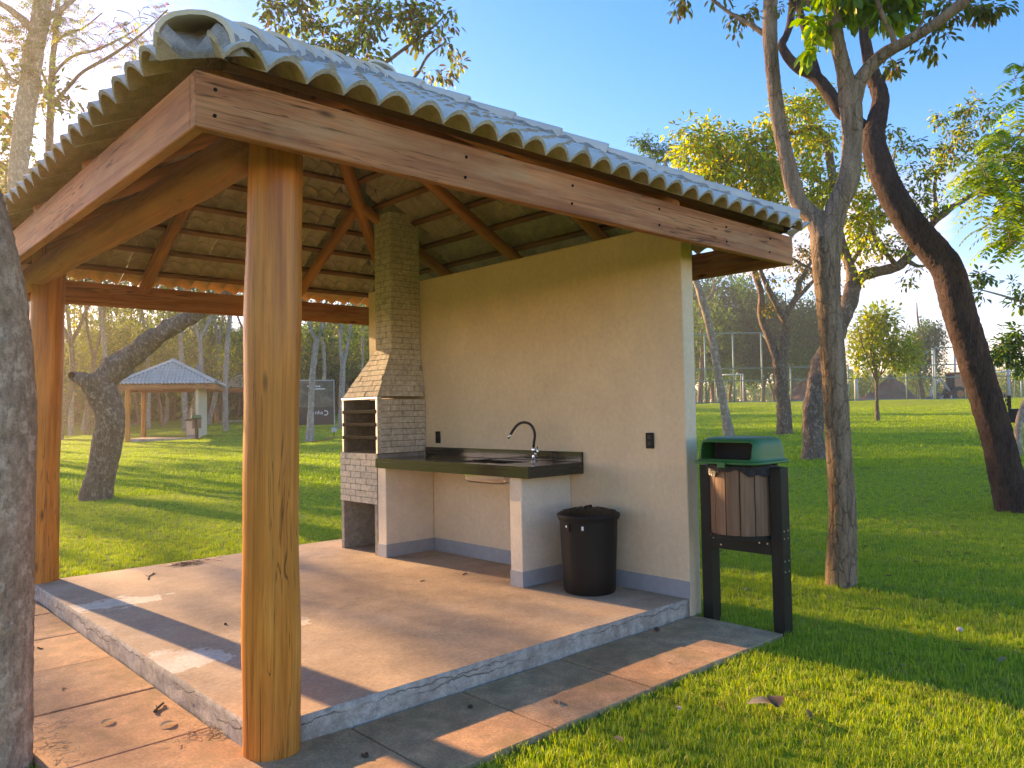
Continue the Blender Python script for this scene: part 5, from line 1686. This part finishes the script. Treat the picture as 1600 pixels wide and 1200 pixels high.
def goal(pxl, pxr, depth, mat, label, hgt=2.0, dp=1.0):
    a = at(pxl, 632, depth); b = at(pxr, 632, depth - 1.0)
    a[2] = gz(a[0], a[1]); b[2] = gz(b[0], b[1])
    r = empty('goal_frame', a); tag(r, label, 'goal', 'goal frames on the court')
    u = [0, 0, hgt]
    w = b - a
    for q in (np.zeros(3), w):
        MB().tube([q, q + u], .05, 10).build('goal_post', mat, r, smooth=True)
        MB().tube([q + u, q + perp * .7 + u, q + perp * dp], .025, 8).tube([q, q + perp * dp], .025, 8).build('goal_side_stay', mat, r, smooth=True)
    MB().tube([np.array(u), w + u], .05, 10).build('crossbar', mat, r, smooth=True)
    MB().tube([perp * dp, w + perp * dp], .025, 8).tube([np.array([0, 0, .02]), w + [0, 0, .02]], .03, 8).build('ground_bar', mat, r, smooth=True)
goal(1121, 1162, 56, MAT['white'], 'white goal frame seen through the left part of the court fence')
goal(1548, 1597, 57, MAT['blueframe'], 'pale blue goal frame at the right end of the court', 2.0)
for (x, top, d, w_, m_, lab) in ((1339, 575, 66, .36, 'polegrey', 'thick pale lamp post left of the dirt mound'), (1461, 556, 66, .26, 'polegrey', 'tall grey lamp post right of the dirt mound'), (1495, 549, 72, .22, 'polegrey', 'slim tall lamp post behind the digger'), (1578, 590, 70, .26, 'polegrey', 'grey lamp post at the right end of the court')):
    p = at(x, 640, d); p[2] = gz(p[0], p[1])
    H = (600 + (644 - 600) - top) / FPX * d + (1.5 - p[2])
    r = MB().tube([(0, 0, -.3), (0, 0, H)], [w_ / 2, w_ / 2.6], 10).build('lamp_post', MAT[m_], None, smooth=True, mw=Matrix.Translation(p))
    tag(r, lab, 'lamp post', 'lamp posts round the court')
# dirt mounds behind the court
def mound(px, d, rx, h, label):
    p = at(px, 640, d); z = gz(p[0], p[1])
    n1, n2 = 36, 12
    V, F = [], []
    for j in range(n2 + 1):
        s = j / n2
        for k in range(n1):
            a = 2 * math.pi * k / n1
            rr_ = rx * (1 - s) * (1 + .2 * mnoise.noise(Vector((math.cos(a) * 2, math.sin(a) * 2, px * .1))))
            zz = h * s ** 1.0 * (1 + .25 * mnoise.noise(Vector((math.cos(a) * 3, math.sin(a) * 3, s * 3 + px))))
            V.append((rr_ * math.cos(a), rr_ * .7 * math.sin(a), zz - .15))
    for j in range(n2):
        for k in range(n1):
            F.append((j * n1 + k, j * n1 + (k + 1) % n1, (j + 1) * n1 + (k + 1) % n1, (j + 1) * n1 + k))
    o = MB().add(V, F).build('dirt_mound', MAT['soil'], None, smooth=True, mw=Matrix.Translation((p[0], p[1], z)))
    tag(o, label, 'dirt mound', 'red dirt mounds behind the court')
mound(1393, 78, 4.2, 2.9, 'largest peaked red dirt mound behind the court, left of the digger')
mound(1258, 80, 4.4, 2.4, 'red dirt mound behind the court, mostly hidden by the forked tree trunk')
mound(1360, 76, 3.5, 1.1, 'low red dirt mound at the left foot of the largest mound')
mound(1468, 78, 3.6, 1.1, 'low red dirt mound just left of the orange digger')
mound(1560, 84, 4.0, 1.2, 'low red dirt mound at the right end of the court')
# orange backhoe digger
def digger():
    p = at(1507, 640, 72); z = gz(p[0], p[1])
    r = empty('digger', (p[0], p[1], z), rad(YAW - 90 + 180))
    tag(r, 'orange backhoe digger with dark cab parked among the dirt mounds', 'digger')
    b = MB().box(-1.7, .2, -.55, .55, .6, 1.35); b.add([(-1.7, -.5, 1.35), (-1.7, .5, 1.35), (-.2, .5, 1.5), (-.2, -.5, 1.5), (-1.75, -.5, .9), (-1.75, .5, .9)], [(0, 3, 2, 1), (0, 1, 5, 4)])
    b.build('bonnet', MAT['orange'], r, bevel=.06)
    c = MB().box(-.2, 1.2, -.62, .62, 1.2, 2.55).build('cab', MAT['darkglass'], r, bevel=.05)
    MB().box(-.3, 1.3, -.7, .7, 2.56, 2.68).build('cab_roof', MAT['orange'], c, bevel=.04)
    for x in (-.22, 1.22):
        for y in (-.64, .64):
            MB().tube([(x, y, 1.2), (x, y, 2.58)], .045, 8).build('cab_pillar', MAT['iron'], c)
    for (x, rr_, w) in ((.85, .68, .42), (-1.35, .45, .32)):
        for s in (-.72, .72):
            w_ = MB().lathe([(rr_ * .55, -w / 2), (rr_ * .92, -w / 2), (rr_, -w / 3), (rr_, w / 3), (rr_ * .92, w / 2), (rr_ * .55, w / 2)], 28).build('wheel', MAT['tyre'], r, smooth=False, mw=Matrix.Translation((x, s, rr_)) @ Matrix.Rotation(rad(90), 4, 'X'))
            MB().lathe([(rr_ * .5, -w / 2 - .01), (rr_ * .2, -w / 2 + .05), (.05, -w / 2 + .05)], 20).lathe([(rr_ * .5, w / 2 + .01), (rr_ * .2, w / 2 - .05), (.05, w / 2 - .05)], 20).build('rim', MAT['orange'], w_)
    MB().tube([(-1.0, -.62, 1.0), (-1.9, -.62, 1.05), (-2.45, -.62, .45)], .09, 8).tube([(-1.0, .62, 1.0), (-1.9, .62, 1.05), (-2.45, .62, .45)], .09, 8).build('loader_arm', MAT['orange'], r)
    MB().add([(-2.4, -.95, .75), (-2.4, .95, .75), (-2.35, .95, .05), (-2.35, -.95, .05), (-2.95, -.95, .08), (-2.95, .95, .08)], [(0, 1, 2, 3), (3, 2, 5, 4), (0, 3, 4), (1, 5, 2)]).build('bucket', MAT['orange'], r)
    MB().tube([(1.3, 0, 1.0), (2.1, 0, 2.1), (2.9, 0, 1.3), (3.1, 0, .5)], .12, 8).build('backhoe_arm', MAT['polegrey'], r)
    MB().tube([(1.2, -.5, .9), (1.9, -1.0, .05)], .07, 8).tube([(1.2, .5, .9), (1.9, 1.0, .05)], .07, 8).build('stabiliser', MAT['polegrey'], r)
digger()
# bench at the right edge
def bench():
    p, d = ground_at(1592, 660)
    r = empty('park_bench', p, rad(YAW - 90 + 55))
    tag(r, 'dark slatted park bench cut off by the right edge of the frame', 'bench')
    for k in range(3):
        MB().box(-.75, .75, -.2 + k * .15, -.08 + k * .15, .42, .455).build('seat_slat', MAT['blackplastic'], r)
    for k in range(3):
        MB().box(-.75, .75, .27 + k * .03, .295 + k * .03, .55 + k * .14, .66 + k * .14).build('back_slat', MAT['blackplastic'], r)
    for x in (-.6, .6):
        MB().box(x - .04, x + .04, -.2, .26, .0, .42).box(x - .04, x + .04, .22, .27, .42, .9).build('bench_leg', MAT['blackplastic'], r)
bench()

# ------------------------------------------------------------------ billboard, lamp and cord, path on the left
def billboard():
    p, d = ground_at(490, 668)
    c = at(492, 640, d); gzz = gz(c[0], c[1])
    r = empty('billboard', (c[0], c[1], gzz), rad(YAW - 90 + 20))
    tag(r, 'dark billboard with pale lettering in the wood, left of the barbecue', 'billboard')
    pxm = d / FPX
    H0, H1 = (668 - 664) * pxm, (668 - 595) * pxm
    Wd = 58 * pxm
    x0, x1 = -Wd / 2, Wd / 2
    t = NT('billboard print')
    v = t.coords('object')
    sp_ = t.new('ShaderNodeSeparateXYZ'); t.l.new(v, sp_.inputs[0])
    n = t.noise(v, 1.6, 8, .7, .8)
    photo = t.ramp(n, [(.3, (.03, .035, .02)), (.5, (.11, .10, .06)), (.68, (.22, .21, .14))])
    low = t.ramp(sp_.outputs['Z'], [(H1 * .10, 0.0), (H1 * .101, 0.0)])
    msk = t.math('GREATER_THAN', sp_.outputs['Z'], H0 + (H1 - H0) * .40)
    c_ = t.mix(msk, (.04, .037, .030), photo)
    t.set(base=c_, rough=.6)
    MB().box(x0, x1, 0, .06, H0, H1).build('panel', t.m, r)
    f = MB().box(x0 - .05, x0, -.02, .08, 0, H1 + .05).box(x1, x1 + .05, -.02, .08, 0, H1 + .05).box(x0 - .05, x1 + .05, -.02, .08, H1 + .003, H1 + .06)
    f.build('frame', MAT['polegrey'], r)
    def text(s, x, z, size):
        cu = bpy.data.curves.new('lettering', 'FONT'); cu.body = s; cu.size = size; cu.extrude = .004
        o = bpy.data.objects.new('lettering', cu); COL.objects.link(o)
        dg = bpy.context.evaluated_depsgraph_get()
        me = bpy.data.meshes.new_from_object(o.evaluated_get(dg))
        bpy.data.objects.remove(o)
        me.materials.clear(); me.materials.append(MAT['white'])
        link('lettering', me, None, r, Matrix.Translation((x, -.006, z)) @ Matrix.Rotation(rad(90), 4, 'X'))
    text('nha', x0 + Wd * .50, H0 + (H1 - H0) * .24, .34)
    MB().add([(x0 + Wd * .78 + .16 * q * math.cos(a), -.005, H0 + (H1 - H0) * .27 + .16 * q * math.sin(a)) for q in (1, .68) for a in np.linspace(-2.2, 2.2, 17)],
             [(i, i + 1, 17 + i + 1, 17 + i) for i in range(16)]).build('emblem', MAT['white'], r)
    # two thin lines of small print, too far to read
    for (zf, a, b_) in ((.86, .30, .62), (.80, .36, .76)):
        q = MB(); x = x0 + Wd * a
        while x < x0 + Wd * b_:
            w_ = random.uniform(.04, .09)
            q.box(x, x + w_, -.006, -.002, H0 + (H1 - H0) * zf, H0 + (H1 - H0) * zf + .09); x += w_ + .03
        q.build('print_line', MAT['white'], r)
billboard()
def ground_lamp():
    p, d = ground_at(522, 682)
    r = empty('ground_floodlight', p, rad(30))
    tag(r, 'small grey floodlight on a stake in the grass before the billboard', 'floodlight')
    MB().box(-.13, .13, -.08, .08, .20, .42).build('lamp_head', MAT['polegrey'], r, bevel=.02)
    MB().tube([(0, 0, -.1), (0, 0, .21)], .02, 8).build('stake', MAT['iron'], r)
    t = NT('red cable'); t.set(base=(.55, .07, .03), rough=.6)
    pts = []
    for (x, y) in ((521, 684), (514, 688), (505, 690), (494, 691), (486, 692)):
        g, _ = ground_at(x, y); pts.append(g + np.array([0, 0, .05]))
    o = MB().tube(spline(np.array(pts), .1), .022, 6).build('red_cable', t.m, None, smooth=True)
    tag(o, 'red cable lying on the sunny grass by the floodlight', 'cable')
ground_lamp()
# red footpath in the left distance
rows = []
for (xa, xb, y) in ((192, 214, 664), (205, 226, 656), (218, 240, 649), (232, 252, 643), (246, 262, 640)):
    a, _ = ground_at(xa, y); b, _ = ground_at(xb, y)
    rows.append((a, b))
V, F = [], []
for a, b in rows:
    for s in np.linspace(0, 1, 5):
        q = a * (1 - s) + b * s
        V.append((q[0], q[1], gz(q[0], q[1]) + .03))
for j in range(len(rows) - 1):
    for k in range(4):
        F.append((j * 5 + k, j * 5 + k + 1, (j + 1) * 5 + k + 1, (j + 1) * 5 + k))
tag(MB().add(V, F).build('footpath', MAT['paving']), kind='structure')

# ------------------------------------------------------------------ litter: twigs, dry leaves, bark, stones
def floor_pt(px, py, z):
    d = ray(px, py); t_ = (z - CAM[2]) / d[2]
    return CAM + d * t_
def twig(px, py, z, L, ang, label, r=.004, side=True, name='fallen_twig'):
    p = floor_pt(px, py, z)
    n = 6
    s = np.linspace(-.5, .5, n)
    P = np.stack([s * L, .03 * L * np.sin(s * 9 + px), r + .25 * r * np.sin(s * 7)], 1)
    b = MB().tube(P, r * (1 - .3 * (s + .5)), 6)
    if side:
        b.tube([P[2], P[2] + np.array([L * .2, L * .12, r])], [r * .7, r * .3], 5)
        b.tube([P[3], P[3] + np.array([L * .18, -L * .10, r * .5])], [r * .6, r * .3], 5)
    o = b.build(name, MAT['twig'], None, smooth=True, mw=Matrix.Translation(p) @ Matrix.Rotation(ang, 4, 'Z'))
    tag(o, label, 'twig', 'fallen twigs')
twig(235, 900, HS, .34, 1.1, 'forked brown twig on the slab near the far left post', .005)
twig(248, 1107, 0, .13, .9, 'short dark twig on the left paving near the slab edge', .008)
twig(726, 897, HS, .09, .5, 'small twig on the slab in front of the sink counter')
twig(660, 908, HS, .05, .2, 'tiny twig on the slab in front of the barbecue', .004, False)
twig(1030, 973, 0, .12, 2.2, 'thin twig on the paving by the foot of the beige wall', .003)
twig(640, 1090, 0, .16, .6, 'twig along the foot of the slab on the right paving', .004)
def clump(px, py, z, rx, ry, n, L, mat, label, name, ang=0.0, cat='debris', h=.02):
    """a little drift of dry stalks or leaves"""
    p = floor_pt(px, py, z)
    b = MB()
    for k in range(n):
        a = RNG.uniform(0, 6.28); q = RNG.normal(size=2) * .5
        c = np.array([q[0] * rx, q[1] * ry, RNG.uniform(.003, h)])
        d = np.array([math.cos(a), math.sin(a), RNG.uniform(-.1, .2)]) * L * RNG.uniform(.5, 1.2) / 2
        b.tube([c - d, c + d * .1 + [0, 0, .004], c + d], .0011, 4)
    o = b.build(name, mat, None, mw=Matrix.Translation(p) @ Matrix.Rotation(ang, 4, 'Z'))
    tag(o, label, cat, kind='stuff')
clump(292, 882, HS, .20, .09, 90, .13, MAT['twig'], 'drift of dry stalks on the slab by the back edge', 'dry_stalks')
clump(330, 1142, 0, .20, .10, 70, .06, MAT['straw'], 'dry straw gathered at the foot of the slab left of the front post', 'dry_straw')
clump(70, 1150, 0, .12, .40, 60, .06, MAT['straw'], 'dry straw on the left paving by the edge trunk', 'dry_straw')
pts = [(560, 1122), (640, 1090), (720, 1062), (800, 1036), (880, 1012), (960, 990), (1040, 968)]
for (x, y) in pts[1:5]:
    clump(x, y + 3, 0, .30, .03, 110, .055, MAT['straw'], 'dry straw along the crack at the foot of the slab', 'dry_straw', 0)
def dryleaf(px, py, z, L, ang, col, label, lift=.005):
    p = floor_pt(px, py, z)
    n = 7
    V, F = [], []
    for i in range(n):
        s = i / (n - 1)
        w = L * .28 * math.sin(math.pi * (s * .92 + .04)) ** .8
        c = lift * math.sin(s * 3)
        for k, sd in enumerate((-1, 0, 1)):
            V.append((s * L - L / 2, sd * w, c + .004 + abs(sd) * w * .25))
    for i in range(n - 1):
        for k in range(2):
            F.append((i * 3 + k, i * 3 + k + 1, (i + 1) * 3 + k + 1, (i + 1) * 3 + k))
    o = MB().add(V, F).build('fallen_leaf', plain('dry leaf %d %d' % (px, py), col, .8, 0, .2, 30, .2), None, smooth=True, mw=Matrix.Translation(p) @ Matrix.Rotation(ang, 4, 'Z'))
    tag(o, label, 'leaf', 'fallen leaves')
dryleaf(677, 716, 1.078, .07, 2.4, (.40, .30, .05), 'yellow fallen leaf on the dark counter near the barbecue')
dryleaf(742, 719, 1.083, .06, .7, (.36, .30, .06), 'yellow fallen leaf on the dark counter near the sink')
dryleaf(1193, 1102, .03, .16, 2.3, (.42, .32, .20), 'large pale dry husk lying on the grass right of the paving', .012)
dryleaf(1212, 1098, .035, .15, .6, (.12, .07, .04), 'dark curled dry leaf on the grass beside the pale husk', .015)
dryleaf(168, 1129, 0, .07, .4, (.30, .21, .13), 'dry brown leaf on the left paving')
dryleaf(262, 1133, 0, .08, .2, (.34, .25, .16), 'pale dry leaf on the left paving below the dark twig')
dryleaf(870, 1098, 0, .07, .9, (.33, .24, .15), 'dry leaf on the right paving near the grass')
dryleaf(1060, 1108, .045, .05, 1.0, (.5, .42, .3), 'small pale leaf on the grass near the paving')
dryleaf(1090, 882, HS, .05, 1.0, (.2, .13, .08), 'small brown leaf on the slab by the wall')
def stone(px, py, z, r_, label, col=(.12, .06, .04)):
    p = floor_pt(px, py, z)
    bm = bmesh.new(); bmesh.ops.create_icosphere(bm, subdivisions=2, radius=r_)
    for v_ in bm.verts:
        v_.co *= 1 + .35 * mnoise.noise(v_.co * 40 + Vector((px, py, 0))); v_.co.z *= .7
    me = bpy.data.meshes.new('stone'); bm.to_mesh(me); bm.free()
    o = link('stone', me, plain('clod %d' % px, col, .9, 0, .2, 40, .4), None, Matrix.Translation(p + np.array([0, 0, r_ * .5])))
    tag(o, label, 'stone', 'small stones')
stone(1027, 986, 0, .022, 'reddish stone on the paving at the foot of the slab near the wall')
stone(735, 1106, 0, .014, 'dark pebble on the middle of the right paving', (.04, .03, .025))
stone(571, 1183, 0, .018, 'dark clod on the paving right of the front post', (.06, .035, .025))
stone(1500, 986, .03, .02, 'small white pebble on the grass at the right', (.6, .58, .55))
stone(352, 976, HS, .010, 'dark pebble on the slab left of the front post', (.03, .025, .02))

# small brown leaves scattered over the grass and paving: too many and too small to single out
n = 900
rr = 3 + 24 * RNG.random(n) ** .8; aa = np.radians(YAW + RNG.uniform(-38, 40, n))
X, Y = CAM[0] + rr * np.cos(aa), CAM[1] + rr * np.sin(aa)
ok = ~((X > -.05) & (X < 3.5) & (Y > -.1) & (Y < SLAB_Y1 + .05)) & ~far_slab(X, Y)
X, Y = X[ok], Y[ok]; n = len(X)
onp = paved(X, Y)
keep = ~onp | (RNG.random(n) < .35)
X, Y, onp = X[keep], Y[keep], onp[keep]; n = len(X)
Z = np.where(onp, .004, T(X, Y) + .035)
N_ = unit(n) * .35 + np.array([0, 0, 1.0]); D_ = unit(n) * np.array([1, 1, .2])
L_ = RNG.uniform(.03, .075, n)
V, F, CC = leaf_arrays(np.stack([X, Y, Z], 1), D_, N_, L_, L_ * .5, pal([(.30, .20, .11), (.20, .12, .06), (.40, .30, .18), (.14, .08, .045)], n), .3, 6)
tag(link('leaf_litter', fast_mesh('leaf litter', V, [F], False, CC), MAT['leaf_far']), 'small brown dry leaves scattered over the lawn and paving', 'leaf litter', kind='stuff')

# ------------------------------------------------------------------ thin evening haze
hz_t = bpy.data.materials.new('evening haze')
hz_t.use_nodes = True
hn = hz_t.node_tree.nodes; hn.clear()
ho = hn.new('ShaderNodeOutputMaterial'); hv = hn.new('ShaderNodeVolumePrincipled')
hv.inputs['Color'].default_value = (.97, .91, .80, 1)
hv.inputs['Density'].default_value = 0.0014
hv.inputs['Anisotropy'].default_value = 0.62
hz_t.node_tree.links.new(hv.outputs[0], ho.inputs['Volume'])
hz = MB().box(-60, 280, -60, 290, -4, 24).build('haze', hz_t)
tag(hz, kind='stuff')
